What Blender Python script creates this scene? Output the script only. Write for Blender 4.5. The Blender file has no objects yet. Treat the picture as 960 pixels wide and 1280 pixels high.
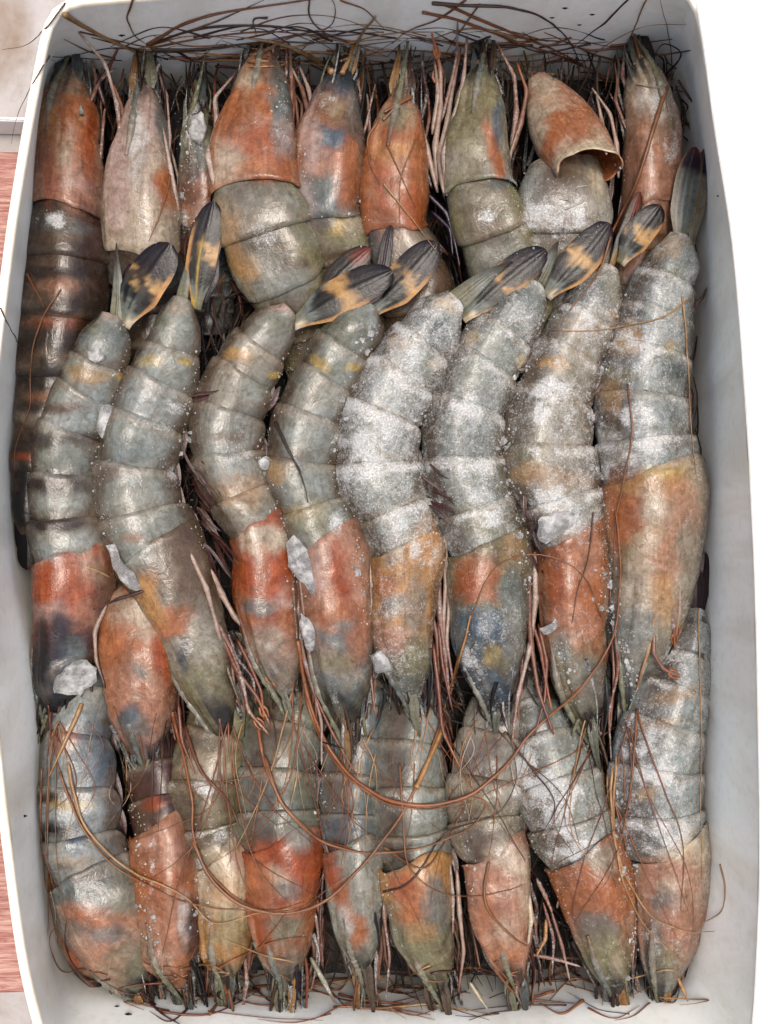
import bpy, math, random
import numpy as np
from mathutils import Vector
from mathutils.bvhtree import BVHTree

random.seed(7); RNG = np.random.default_rng(7)
S = 0.00034            # metres per unit of the layout (box about 0.3 m wide)
scene = bpy.context.scene
COL = scene.collection

# ------------------------------------------------------------------ camera
D = 1200.0             # camera distance / focal length in layout units
NADIR = (405 - 480, -(670 - 640))
cam_d = bpy.data.cameras.new('camera'); cam = bpy.data.objects.new('camera', cam_d); COL.objects.link(cam)
cam_d.sensor_fit = 'VERTICAL'; cam_d.sensor_height = 24.0; cam_d.lens = 24.0 * D / 1280.0
cam_d.clip_start = 0.01; cam_d.clip_end = 60.0
cam.rotation_mode = 'QUATERNION'
q = Vector((NADIR[0], NADIR[1], -D)).normalized().rotation_difference(Vector((0, 0, -1)))
cam.rotation_quaternion = q
R3 = np.array(q.to_matrix())
dirc = R3 @ np.array([0, 0, -1.0])
CP = -dirc * (D / -dirc[2])            # camera position: the picture centre lands on the origin
CP = CP * 1.0
cam.location = Vector(CP * S)
scene.camera = cam

# ------------------------------------------------------------------ light
SUN_EL, SUN_AZ = math.radians(85), math.radians(40)      # azimuth from +Y towards +X
world = bpy.data.worlds.new('World'); scene.world = world; world.use_nodes = True
wn = world.node_tree; wn.nodes.clear()
sky = wn.nodes.new('ShaderNodeTexSky'); sky.sky_type = 'NISHITA'; sky.sun_disc = False
sky.sun_elevation = SUN_EL; sky.sun_rotation = SUN_AZ
sky.air_density = 1.0; sky.dust_density = 8.0; sky.ozone_density = 0.2
bg = wn.nodes.new('ShaderNodeBackground'); bg.inputs['Strength'].default_value = 0.15
wo = wn.nodes.new('ShaderNodeOutputWorld')
wn.links.new(sky.outputs[0], bg.inputs[0]); wn.links.new(bg.outputs[0], wo.inputs[0])
sun_d = bpy.data.lights.new('sun', 'SUN'); sun = bpy.data.objects.new('sun', sun_d); COL.objects.link(sun)
sun_d.energy = 1.2; sun_d.angle = math.radians(16); sun_d.color = (1.0, 0.965, 0.91)
sdir = Vector((math.sin(SUN_AZ) * math.cos(SUN_EL), math.cos(SUN_AZ) * math.cos(SUN_EL), math.sin(SUN_EL)))
sun.rotation_mode = 'QUATERNION'; sun.rotation_quaternion = sdir.to_track_quat('Z', 'Y')
sun.location = sdir * 3
scene.view_settings.view_transform = 'Standard'; scene.view_settings.look = 'None'
scene.view_settings.exposure = 0.75; scene.view_settings.gamma = 1.0; scene.view_settings.use_curve_mapping = False
scene.render.engine = 'CYCLES'
scene.cycles.use_denoising = True
scene.cycles.max_bounces = 8; scene.cycles.transparent_max_bounces = 8
scene.cycles.caustics_reflective = False; scene.cycles.caustics_refractive = False

# ------------------------------------------------------------------ helpers: projection, noise
def P(px, py, z=0.0):
    """place on the level z that lies under picture position px, py (layout units)"""
    d = R3 @ np.array([px - 480.0, -(py - 640.0), -D])
    return CP + d * ((z - CP[2]) / d[2])

def proj(V):
    v = (np.asarray(V) - CP) @ R3
    return np.stack([480 + v[..., 0] / -v[..., 2] * D, 640 - v[..., 1] / -v[..., 2] * D], -1)

def _hash(ix, iy, iz, seed):
    h = (ix * 374761393 + iy * 668265263 + iz * 2147483647 + seed * 974634777) & 0xFFFFFFFF
    h = ((h ^ (h >> 13)) * 1274126177) & 0xFFFFFFFF
    h = h ^ (h >> 16)
    return (h & 0xFFFF) / 65535.0

def vn(p, scale, seed=0):
    p = np.asarray(p, float) / scale
    i = np.floor(p).astype(np.int64); f = p - i; f = f * f * (3 - 2 * f)
    r = 0
    for a in (0, 1):
        for b in (0, 1):
            for c in (0, 1):
                w = (f[..., 0] if a else 1 - f[..., 0]) * (f[..., 1] if b else 1 - f[..., 1]) * (f[..., 2] if c else 1 - f[..., 2])
                r = r + w * _hash(i[..., 0] + a, i[..., 1] + b, i[..., 2] + c, seed)
    return r

def fbm(p, scale, seed=0, oct=3):
    r, a, t = 0, 1.0, 0
    for k in range(oct):
        r = r + a * vn(p, scale / 2 ** k, seed + 17 * k); t += a; a *= 0.55
    return r / t

def sst(a, b, x):
    t = np.clip((x - a) / (b - a), 0, 1); return t * t * (3 - 2 * t)

def lin(r, g, b):
    f = lambda c: (c / 255 / 12.92) if c / 255 <= 0.04045 else ((c / 255 + 0.055) / 1.055) ** 2.4
    return np.array([f(r), f(g), f(b)])

PAL = {k: lin(*v) * 0.36 for k, v in dict(
    grey=(160, 167, 160), blue=(166, 176, 177), slate=(112, 122, 122), green=(128, 132, 112), olive=(142, 136, 102), brown=(112, 90, 70),
    dbrown=(58, 44, 36), black=(26, 23, 24), orange=(184, 114, 70), deep=(178, 86, 40), pale=(206, 190, 168), cream=(222, 206, 178),
    pink=(202, 176, 168), rose=(196, 144, 118), yellow=(206, 178, 96), navy=(44, 52, 68), dblue=(84, 104, 122), tan=(196, 154, 96),
    purple=(44, 30, 48), white=(214, 216, 214), red=(120, 48, 34), maroon=(78, 44, 40), leg=(150, 108, 92), legred=(132, 76, 56), legpale=(196, 170, 156),
    hair=(128, 84, 54), hairdark=(74, 50, 38), hairtan=(168, 132, 92), hairorange=(138, 84, 50), stem=(150, 150, 124), amber=(176, 132, 82), flesh=(168, 164, 150)).items()}
for k_ in ('hair', 'hairdark', 'hairtan', 'hairorange', 'amber'): PAL[k_] = PAL[k_] * 1.45

# ------------------------------------------------------------------ helpers: meshes
def grid_faces(n, m, wrap=False, off=0):
    i = np.arange(n - 1)[:, None]; j = np.arange(m if wrap else m - 1)[None, :]
    a = i * m + j; b = i * m + (j + 1) % m
    return (np.stack([a, b, b + m, a + m], -1).reshape(-1, 4) + off)

class Geo:
    def __init__(s): s.V, s.F, s.C, s.R, s.U, s.n = [], [], [], [], [], 0
    def add(s, V, F, C, R=None, U=None):
        V = np.asarray(V, float).reshape(-1, 3); k = len(V)
        C = np.asarray(C, float)
        if C.ndim == 1: C = np.tile(C, (k, 1))
        s.V.append(V); s.F.append(np.asarray(F) + s.n); s.C.append(C.reshape(-1, 3))
        s.R.append(np.zeros(k) if R is None else np.asarray(R, float).reshape(-1)); s.U.append(V * [1, .3, 1] if U is None else np.asarray(U, float).reshape(-1, 3)); s.n += k
        return s

BVH_V, BVH_F, BVH_N = [], [], 0
def bvh_add(V, F):
    global BVH_N
    BVH_V.append(V); BVH_F.extend((np.asarray(F) + BVH_N).tolist()); BVH_N += len(V)

def link(name, me, mat, parent=None, loc=None):
    o = bpy.data.objects.new(name, me); COL.objects.link(o)
    me.materials.append(mat)
    if parent is not None: o.parent = parent
    if loc is not None: o.location = loc
    return o

def build(name, geo, mat, parent=None, org=(0, 0, 0), smooth=True, solid=False):
    """one mesh object from a Geo in layout units; org is the thing's base"""
    V = np.concatenate(geo.V); C = np.concatenate(geo.C); R = np.concatenate(geo.R)
    F = [f for fs in geo.F for f in fs.tolist()]
    if solid: bvh_add(V, F)
    me = bpy.data.meshes.new(name)
    me.from_pydata(((V - np.asarray(org)) * S).tolist(), [], F)
    a = me.attributes.new('Col', 'FLOAT_COLOR', 'POINT'); a.data.foreach_set('color', np.concatenate([C, np.ones((len(C), 1))], 1).astype(np.float32).ravel())
    b = me.attributes.new('frost', 'FLOAT', 'POINT'); b.data.foreach_set('value', R.astype(np.float32))
    c_ = me.attributes.new('suv', 'FLOAT_VECTOR', 'POINT'); c_.data.foreach_set('vector', np.concatenate(geo.U).astype(np.float32).ravel())
    if smooth: me.polygons.foreach_set('use_smooth', np.ones(len(me.polygons), bool))
    me.update()
    return link(name, me, mat, parent, None if parent is not None else Vector(org) * S)

def empty(name, org, label, cat, group=None):
    o = bpy.data.objects.new(name, None); COL.objects.link(o); o.location = Vector(org) * S
    o.empty_display_size = 0.01
    o['label'] = label; o['category'] = cat
    if group: o['group'] = group
    return o

def tag(o, label, cat, group=None):
    o['label'] = label; o['category'] = cat
    if group: o['group'] = group
    return o

def catmull(pts, n):
    p = np.asarray(pts, float)
    if len(p) == 2: t = np.linspace(0, 1, n)[:, None]; return p[0] * (1 - t) + p[1] * t
    d = np.concatenate([[0], np.cumsum(np.maximum(np.linalg.norm(np.diff(p[:, :2], axis=0), axis=1), 1e-3))])
    g = np.gradient(p, d, axis=0)
    x = np.linspace(0, d[-1], n); k = np.clip(np.searchsorted(d, x) - 1, 0, len(d) - 2)
    h = (d[k + 1] - d[k])[:, None]; t = ((x - d[k])[:, None]) / h
    return (2 * t**3 - 3 * t**2 + 1) * p[k] + (t**3 - 2 * t**2 + t) * h * g[k] + (-2 * t**3 + 3 * t**2) * p[k + 1] + (t**3 - t**2) * h * g[k + 1]

def tube(pts, rad, col, sides=7, flat=1.0, geo=None, frost=0.0):
    p = np.asarray(pts, float); n = len(p)
    r = np.interp(np.linspace(0, 1, n), np.linspace(0, 1, len(rad)), rad) if len(np.atleast_1d(rad)) != n else np.asarray(rad, float)
    T = np.gradient(p, axis=0); T /= np.linalg.norm(T, axis=1, keepdims=True) + 1e-9
    B = np.cross(T, [0, 0, 1.0]); nb = np.linalg.norm(B, axis=1, keepdims=True); B = np.where(nb > 0.15, B / (nb + 1e-9), [1.0, 0, 0])
    N = np.cross(B, T)
    th = np.linspace(0, 2 * np.pi, sides, endpoint=False)
    V = p[:, None] + r[:, None, None] * (np.cos(th)[None, :, None] * B[:, None] + np.sin(th)[None, :, None] * N[:, None] * flat)
    V = V.reshape(-1, 3); F = grid_faces(n, sides, True)
    c = np.asarray(col, float)
    if c.ndim == 2:
        x = np.linspace(0, 1, n); c = np.stack([np.interp(x, np.linspace(0, 1, len(c)), c[:, k]) for k in range(3)], 1); c = np.repeat(c, sides, 0)
    g = geo or Geo()
    g.add(V, F, c, np.full(len(V), frost))
    e = g.n - len(V)
    # end caps, as two fans joined to the middle of each end
    k = g.n; g.add([p[0], p[-1]], np.zeros((0, 4), int), np.stack([c[0] if c.ndim == 2 else c, c[-1] if c.ndim == 2 else c]))
    caps = [[k, e + (j + 1) % sides, e + j] for j in range(sides)] + [[k + 1, e + (n - 1) * sides + j, e + (n - 1) * sides + (j + 1) % sides] for j in range(sides)]
    g.F.append(np.array(caps))
    return g

# ------------------------------------------------------------------ materials
def nodes(name):
    m = bpy.data.materials.new(name); m.use_nodes = True; t = m.node_tree
    return m, t, t.nodes['Principled BSDF']
def N(t, typ, **kw):
    n = t.nodes.new(typ)
    for k, v in kw.items():
        if k in n.inputs: n.inputs[k].default_value = v
        else: setattr(n, k, v)
    return n
def L(t, a, b): t.links.new(a, b)
def mix(t, fac, a, b, blend='MIX'):
    n = t.nodes.new('ShaderNodeMix'); n.data_type = 'RGBA'; n.blend_type = blend
    for s, i in ((fac, 0), (a, 6), (b, 7)):
        if hasattr(s, 'links') or hasattr(s, 'is_linked'): t.links.new(s, n.inputs[i])
        else: n.inputs[i].default_value = s if i == 0 else (*s, 1) if len(s) == 3 else s
    return n.outputs[2]
def math_(t, op, a, b=None, clamp=False):
    n = t.nodes.new('ShaderNodeMath'); n.operation = op; n.use_clamp = clamp
    for s, i in ((a, 0), (b, 1)):
        if s is None: continue
        if hasattr(s, 'is_linked'): t.links.new(s, n.inputs[i])
        else: n.inputs[i].default_value = s
    return n.outputs[0]
def ramp(t, fac, stops):
    n = t.nodes.new('ShaderNodeValToRGB'); e = n.color_ramp.elements
    while len(e) < len(stops): e.new(0.5)
    for k, (pos, c) in enumerate(stops): e[k].position = pos; e[k].color = (*c, 1) if len(c) == 3 else c
    t.links.new(fac, n.inputs[0]); return n.outputs[0]
def noise(t, pos, scale, detail=4, rough=0.6, dist=0.0):
    n = t.nodes.new('ShaderNodeTexNoise'); n.inputs['Scale'].default_value = scale; n.inputs['Detail'].default_value = detail
    n.inputs['Roughness'].default_value = rough; n.inputs['Distortion'].default_value = dist
    t.links.new(pos, n.inputs['Vector']); return n.outputs['Fac']

def organic(name, rough=0.28, sss=0.25, frosty=True, mottle=0.3, bump=0.35, coat=0.5, streak=1.0, spec=0.32):
    m, t, b = nodes(name)
    geo = N(t, 'ShaderNodeNewGeometry'); pos = geo.outputs['Position']
    ca = N(t, 'ShaderNodeAttribute', attribute_name='Col'); fa = N(t, 'ShaderNodeAttribute', attribute_name='frost'); sa = N(t, 'ShaderNodeAttribute', attribute_name='suv')
    mp = N(t, 'ShaderNodeMapping'); mp.inputs['Scale'].default_value = (0.03, 0.22, 0.37); L(t, sa.outputs['Vector'], mp.inputs['Vector'])
    st = noise(t, mp.outputs[0], 1.0, 6, 0.68, 0.8)                       # fibres along the body
    n1 = noise(t, pos, 380, 6, 0.68, 0.8); n2 = noise(t, pos, 1100, 4, 0.65); n3 = noise(t, pos, 110, 4, 0.6, 1.2)
    f1 = ramp(t, n1, [(0.3, (1 - mottle, 1 - mottle * 1.15, 1 - mottle * 1.4)), (0.5, (1, 1, 1)), (0.72, (1 + mottle * 0.7,) * 3)])
    f3 = ramp(t, n3, [(0.3, (0.76, 0.70, 0.62)), (0.5, (1, 1, 1)), (0.7, (1.16, 1.2, 1.22))])
    fs = ramp(t, st, [(0.32, (1 - .22 * streak, 1 - .28 * streak, 1 - .34 * streak)), (0.5, (1, 1, 1)), (0.68, (1 + .2 * streak,) * 3)])
    c = mix(t, 1.0, ca.outputs['Color'], f1, 'MULTIPLY')
    c = mix(t, 1.0, c, f3, 'MULTIPLY'); c = mix(t, 1.0, c, fs, 'MULTIPLY')
    sp = ramp(t, n2, [(0.28, (0.45, 0.38, 0.32)), (0.40, (1, 1, 1))])
    c = mix(t, 0.6, c, sp, 'MULTIPLY')
    hb = math_(t, 'ADD', math_(t, 'MULTIPLY', n1, 0.5), math_(t, 'ADD', math_(t, 'MULTIPLY', n2, 0.3), math_(t, 'ADD', math_(t, 'MULTIPLY', st, 0.35 * streak), math_(t, 'MULTIPLY', n3, 0.45))))
    if frosty:
        g1 = noise(t, pos, 420, 8, 0.82, 0.6); g2 = noise(t, pos, 1300, 3, 0.8); g0 = noise(t, pos, 95, 3, 0.6, 1.0)
        v = math_(t, 'ADD', math_(t, 'MULTIPLY', g0, 0.25), math_(t, 'ADD', math_(t, 'MULTIPLY', g1, 0.45), math_(t, 'MULTIPLY', g2, 0.3)))
        k = math_(t, 'SUBTRACT', math_(t, 'ADD', v, math_(t, 'MULTIPLY', fa.outputs['Fac'], 0.35)), 0.65)
        ff = math_(t, 'MULTIPLY', k, 6.5, True)
        fc = ramp(t, g2, [(0.3, (0.22, 0.226, 0.224)), (0.50, (0.33, 0.338, 0.335)), (0.68, (0.56, 0.566, 0.565))])
        c = mix(t, math_(t, 'MULTIPLY', ff, 0.86), c, fc)
        rr = math_(t, 'ADD', math_(t, 'MULTIPLY', ff, 0.30), math_(t, 'ADD', rough - 0.2, math_(t, 'MULTIPLY', n1, 0.3)))
        L(t, rr, b.inputs['Roughness'])
        h = math_(t, 'ADD', hb, math_(t, 'MULTIPLY', math_(t, 'MULTIPLY', ff, math_(t, 'ADD', g2, g1)), 0.8))
        L(t, math_(t, 'SUBTRACT', coat, math_(t, 'MULTIPLY', ff, coat * .6)), b.inputs['Coat Weight'])
    else:
        b.inputs['Roughness'].default_value = rough; b.inputs['Coat Weight'].default_value = coat
        h = hb
    b.inputs['Coat Roughness'].default_value = 0.13; b.inputs['Specular IOR Level'].default_value = spec
    bp = N(t, 'ShaderNodeBump'); bp.inputs['Strength'].default_value = bump; bp.inputs['Distance'].default_value = 0.0022
    L(t, h, bp.inputs['Height']); L(t, bp.outputs[0], b.inputs['Normal'])
    b2 = N(t, 'ShaderNodeBump'); b2.inputs['Strength'].default_value = 0.38; b2.inputs['Distance'].default_value = 0.0016
    L(t, math_(t, 'ADD', n3, math_(t, 'ADD', math_(t, 'MULTIPLY', n1, 0.16), math_(t, 'MULTIPLY', st, 0.12))), b2.inputs['Height']); L(t, b2.outputs[0], b.inputs['Coat Normal'])
    L(t, c, b.inputs['Base Color'])
    if sss:
        b.inputs['Subsurface Weight'].default_value = sss; b.inputs['Subsurface Radius'].default_value = (1.0, 0.6, 0.4); b.inputs['Subsurface Scale'].default_value = 0.0035
    return m

M_SHELL = organic('prawn_shell', 0.30, 0.45, True, 0.40, 0.22, 0.36, 1.0, .2)
M_BODY = organic('prawn_flesh', 0.35, 0.0)
M_LEG = organic('prawn_leg', 0.34, 0.0, True, 0.35, 0.25, 0.05, .5)
M_FAN = organic('tail_fan', 0.26, 0.0, False, 0.3, 0.14, 0.04, .5, .16)
M_HAIR = organic('antenna', 0.42, 0.0, False, 0.3, 0.1, 0.1, .4)
M_DARK = organic('dark_tissue', 0.5, 0.0, True, 0.6, 0.6, 0.0, 1.0, .2)

def ice_mat():
    m, t, b = nodes('ice')
    geo = N(t, 'ShaderNodeNewGeometry'); n1 = noise(t, geo.outputs['Position'], 500, 6, 0.7, .8); n2 = noise(t, geo.outputs['Position'], 170, 3, 0.6)
    L(t, ramp(t, n1, [(0.3, (0.34, 0.35, 0.35)), (0.7, (0.62, 0.63, 0.63))]), b.inputs['Base Color'])
    L(t, ramp(t, n2, [(0.45, (0.72,) * 3), (0.66, (0.3,) * 3)]), b.inputs['Transmission Weight']); b.inputs['Roughness'].default_value = 0.1; b.inputs['IOR'].default_value = 1.12
    bp = N(t, 'ShaderNodeBump'); bp.inputs['Strength'].default_value = 0.6; bp.inputs['Distance'].default_value = 0.0015
    L(t, n1, bp.inputs['Height']); L(t, bp.outputs[0], b.inputs['Normal'])
    return m
M_ICE = ice_mat()
def grain_mat():
    m, t, b = nodes('frost_grain'); b.inputs['Base Color'].default_value = (0.5, 0.5, 0.49, 1); b.inputs['Roughness'].default_value = 0.4
    b.inputs['Transmission Weight'].default_value = 0.5
    return m
M_GRAIN = grain_mat()

def carton_mat():
    m, t, b = nodes('waxed_carton')
    ca = N(t, 'ShaderNodeAttribute', attribute_name='Col')
    pos = N(t, 'ShaderNodeNewGeometry').outputs['Position']
    mp = N(t, 'ShaderNodeMapping'); mp.inputs['Scale'].default_value = (1, 1, 0.25); L(t, pos, mp.inputs['Vector'])
    n1 = noise(t, mp.outputs[0], 30, 5, 0.6, 1.0); n2 = noise(t, pos, 220, 4, 0.6)
    f = ramp(t, n1, [(0.3, (0.86, 0.83, 0.78)), (0.55, (1, 1, 1))])
    c = mix(t, 1.0, ca.outputs['Color'], f, 'MULTIPLY')
    f2 = ramp(t, n2, [(0.25, (0.9, 0.89, 0.86)), (0.5, (1, 1, 1))])
    c = mix(t, 1.0, c, f2, 'MULTIPLY')
    L(t, c, b.inputs['Base Color'])
    L(t, ramp(t, n1, [(0.3, (0.28,) * 3), (0.7, (0.5,) * 3)]), b.inputs['Roughness'])
    bp = N(t, 'ShaderNodeBump'); bp.inputs['Strength'].default_value = 0.3; bp.inputs['Distance'].default_value = 0.002
    L(t, math_(t, 'ADD', n1, math_(t, 'MULTIPLY', n2, 0.15)), bp.inputs['Height']); L(t, bp.outputs[0], b.inputs['Normal'])
    b.inputs['Subsurface Weight'].default_value = 0.0
    return m
M_BOX = carton_mat()

def wood_mat():
    m, t, b = nodes('pink_wood')
    pos = N(t, 'ShaderNodeNewGeometry').outputs['Position']
    mp = N(t, 'ShaderNodeMapping'); mp.inputs['Scale'].default_value = (14, 160, 60); L(t, pos, mp.inputs['Vector'])
    n1 = noise(t, mp.outputs[0], 4, 8, 0.7, 0.5); n2 = noise(t, pos, 40, 4, 0.6)
    c = ramp(t, n1, [(0.28, lin(84, 44, 38)), (0.45, lin(138, 90, 80)), (0.6, lin(166, 134, 122)), (0.75, lin(184, 168, 156))])
    c = mix(t, 0.5, c, ramp(t, n2, [(0.3, (0.7, 0.62, 0.6)), (0.6, (1, 1, 1))]), 'MULTIPLY')
    L(t, c, b.inputs['Base Color']); b.inputs['Roughness'].default_value = 0.75
    bp = N(t, 'ShaderNodeBump'); bp.inputs['Strength'].default_value = 0.5; bp.inputs['Distance'].default_value = 0.002
    L(t, n1, bp.inputs['Height']); L(t, bp.outputs[0], b.inputs['Normal'])
    return m
M_WOOD = wood_mat()

def floor_mat():
    m, t, b = nodes('dirty_floor')
    pos = N(t, 'ShaderNodeNewGeometry').outputs['Position']
    n1 = noise(t, pos, 14, 6, 0.6, 0.6); n2 = noise(t, pos, 130, 5, 0.65); n3 = noise(t, pos, 45, 2, 0.4)
    c = ramp(t, n1, [(0.3, lin(112, 96, 82)), (0.5, lin(142, 138, 136)), (0.7, lin(160, 157, 158))])
    c = mix(t, 0.6, c, ramp(t, n2, [(0.25, (0.7, 0.66, 0.6)), (0.45, (1, 1, 1))]), 'MULTIPLY')
    c = mix(t, 0.8, c, ramp(t, n3, [(0.24, (0.35, 0.3, 0.26)), (0.29, (1, 1, 1))]), 'MULTIPLY')
    L(t, c, b.inputs['Base Color']); b.inputs['Roughness'].default_value = 0.7
    bp = N(t, 'ShaderNodeBump'); bp.inputs['Strength'].default_value = 0.3; bp.inputs['Distance'].default_value = 0.002
    L(t, n2, bp.inputs['Height']); L(t, bp.outputs[0], b.inputs['Normal'])
    return m
M_FLOOR = floor_mat()

# ------------------------------------------------------------------ the setting
Z_IN, Z_BASE, Z_GROUND, Z_RIM = -150.0, -158.0, -215.0, 141.0
g = Geo(); e = 4000.0
xs = np.linspace(-e, e, 9); V = np.array([[x, y, Z_GROUND] for x in xs for y in xs]); g.add(V, grid_faces(9, 9), np.array([.4, .4, .4]))
ground = build('ground', g, M_FLOOR, None, (0, 0, Z_GROUND)); ground['kind'] = 'structure'

def slab(geo, x0, x1, y0, y1, z0, z1, col, bev=3.0, nx=2, jit=0.0):
    """bevelled board as rings from bottom to top"""
    rings = []
    for z, b in ((z0, bev), (z0 + bev, 0), (z1 - bev, 0), (z1, bev)):
        ring = []
        for (ax, ay, bx, by) in ((x0 + b, y0 + b, x1 - b, y0 + b), (x1 - b, y0 + b, x1 - b, y1 - b), (x1 - b, y1 - b, x0 + b, y1 - b), (x0 + b, y1 - b, x0 + b, y0 + b)):
            for k in range(6):
                t = k / 6; ring.append((ax + (bx - ax) * t + random.uniform(-jit, jit), ay + (by - ay) * t + random.uniform(-jit, jit), z))
        rings.append(ring)
    V = np.array(rings); n = V.shape[1]; o = geo.n
    geo.add(V.reshape(-1, 3), grid_faces(4, n, True), col)
    geo.F.append(np.array([list(range(o, o + n))[::-1]])); geo.F.append(np.array([list(range(o + 3 * n, o + 4 * n))]))

# table of two pink boards under the box, a white painted batten beside it
zt = Z_BASE - 1
a = P(-900, 167, zt); b_ = P(700, 1221, zt)
org = (a[0] * 0.5 + b_[0] * 0.5, a[1] * 0.5 + b_[1] * 0.5, Z_GROUND)
board = empty('wooden_board', org, 'weathered pink red wooden board under the white box', 'board')
ym = a[1] + (b_[1] - a[1]) * 0.47
gg = Geo(); slab(gg, a[0], b_[0], ym + 1.5, a[1], Z_GROUND + 1, zt, PAL['rose'], 3, jit=0.8); build('plank', gg, M_WOOD, board, org, False)
gg = Geo(); slab(gg, a[0], b_[0], b_[1], ym - 1.5, Z_GROUND + 1, zt, PAL['rose'], 3, jit=0.8); build('plank', gg, M_WOOD, board, org, False)
a2 = P(-900, 122, zt - 4); b2 = P(500, 163, zt - 4)
g = Geo(); slab(g, a2[0], b2[0], b2[1], a2[1], Z_GROUND + 1, zt - 4, np.array([.78, .77, .75]), 4, jit=0.5)
o = build('white_batten', g, M_BOX, None, (b2[0] - 60, b2[1], Z_GROUND), False); tag(o, 'white painted batten lying beside the top end of the pink board', 'batten')

# ------------------------------------------------------------------ the white box
A0 = [(62, 72), (46, 170), (42, 260), (28, 400), (12, 560), (18, 700), (36, 800), (44, 900), (47, 1000), (58, 1130), (72, 1240)]
A1 = [(72, 1240), (250, 1262), (450, 1270), (650, 1266), (862, 1250)]
A2 = [(862, 1250), (880, 1100), (886, 950), (888, 800), (888, 640), (886, 500), (882, 350), (876, 180), (864, 100), (850, 45)]
A3 = [(850, 45), (640, 52), (400, 56), (230, 62), (62, 72)]
B0 = [(68, 8), (46, 120), (22, 260), (4, 400), (-12, 560), (-14, 700), (-8, 850), (6, 1000), (18, 1100), (36, 1220), (70, 1345)]
B1 = [(70, 1345), (250, 1368), (450, 1376), (650, 1374), (930, 1360)]
B2 = [(930, 1360), (944, 1250), (950, 1100), (948, 900), (941, 640), (931, 480), (916, 300), (893, 150), (882, 70), (868, -12)]
B3 = [(868, -12), (640, -10), (400, -8), (230, -4), (68, 8)]
def resamp(pts, n):
    p = catmull(np.array(pts, float), 200); d = np.concatenate([[0], np.cumsum(np.linalg.norm(np.diff(p, axis=0), axis=1))])
    x = np.linspace(0, d[-1], n + 1)[:-1]; return np.stack([np.interp(x, d, p[:, 0]), np.interp(x, d, p[:, 1])], 1)
def loop(parts, z):
    pts = np.concatenate([resamp(q_, n) for q_, n in zip(parts, (60, 48, 60, 48))])
    for _ in range(3):
        sm = (np.roll(pts, 1, 0) + np.roll(pts, -1, 0) + 2 * pts) / 4
        pts = sm
    return np.array([P(x, y, z) for x, y in pts])
LA = loop([A0, A1, A2, A3], 0.0); LB = loop([B0, B1, B2, B3], Z_RIM)
ctr = LA.mean(0)
def outward(Lp):
    T = np.roll(Lp, -1, 0) - np.roll(Lp, 1, 0); nrm = np.stack([-T[:, 1], T[:, 0], 0 * T[:, 0]], 1); nrm /= np.linalg.norm(nrm, axis=1, keepdims=True)
    s = np.sign(((Lp - ctr) * nrm).sum(1, keepdims=True)); return nrm * np.sign(s.sum())
OB = outward(LB)
rows = []
WH = np.array([.87, .885, .83]); EDGE = np.array([.84, .79, .66])
for z in np.linspace(Z_IN, Z_RIM - 4, 22):
    f = z / Z_RIM; r = LA + (LB - LA) * (f if f > 0 else f * 0.25); r = r.copy(); r[:, 2] = z
    wv = 1.6 * (vn(r * [1, 1, 1.0], 70, 3) - 0.5) * 2
    rows.append(r + OB * wv[:, None])
nin = len(rows)
TH = 9.0
org = (ctr[0], ctr[1], Z_BASE)
box = empty('white_box', org, 'open white waxed carton packed full of frozen prawns', 'box')
g = Geo(); V = np.array(rows); n = V.shape[1]
g.add(V.reshape(-1, 3), grid_faces(nin, n, True), WH)
# outer skin
orow = []
for z in np.linspace(Z_RIM - 4, Z_BASE, 14):
    f = z / Z_RIM; r = LA + (LB - LA) * (f if f > 0 else f * 0.25) + OB * TH; r = r.copy(); r[:, 2] = z; orow.append(r)
V = np.array(orow); g.add(V.reshape(-1, 3), grid_faces(len(orow), n, True), WH)
build('wall', g, M_BOX, box, org, True, True)
# cut edge along the top of the wall
er = []
for f, dz in ((0.0, -6), (-0.02, -1.5), (0.18, 1.5), (0.5, 2.4), (0.82, 1.5), (1.02, -1.5), (1.0, -6)):
    r = LB + OB * (TH * f); r = r.copy(); r[:, 2] = Z_RIM + dz; r[:, 2] += 1.2 * (vn(r, 60, 9) - .5); er.append(r)
g = Geo(); V = np.array(er); g.add(V.reshape(-1, 3), grid_faces(len(er), n, True), EDGE); build('edge', g, M_BOX, box, org, True, True)
# base inside
g = Geo(); r0 = rows[0]; V = np.array([ctr * [1, 1, 0] + [0, 0, Z_IN] + (r0 - (ctr * [1, 1, 0] + [0, 0, Z_IN])) * k for k in (0.02, .25, .5, .75, 1.0)])
g.add(V.reshape(-1, 3), grid_faces(5, n, True), WH); V2 = V.copy(); V2[:, :, 2] = Z_BASE; g.add(V2.reshape(-1, 3), grid_faces(5, n, True), WH)
build('base', g, M_BOX, box, org, True, True)
# the flap folded out along the right wall
fl = []
fe = catmull(np.array([(852, -90), (868, -12)] + B2[::-1][1:-1] + [(944, 1250), (930, 1420)], float), 70)
for k, (u, dz) in enumerate(((0, 4), (3, 6), (9, 7), (25, 7), (60, 5), (110, -1), (170, -12))):
    r = np.array([P(x, y, Z_RIM + dz) for x, y in fe]) + np.array([1.0, 0.03, 0]) * u
    r[:, 2] += 3.0 * (vn(r, 90, 4) - .5); fl.append(r)
V = np.array(fl); g = Geo(); FW = np.array([.88, .88, .87]); g.add(V.reshape(-1, 3), grid_faces(len(fl), 70), FW); V3 = V.copy(); V3[:, :, 2] -= 3; g.add(V3.reshape(-1, 3), grid_faces(len(fl), 70), FW)
g.F.append(np.array([[j, 70 * len(fl) + j, 70 * len(fl) + j + 1, j + 1] for j in range(69)]))
build('flap', g, M_BOX, box, org, True, True)
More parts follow.
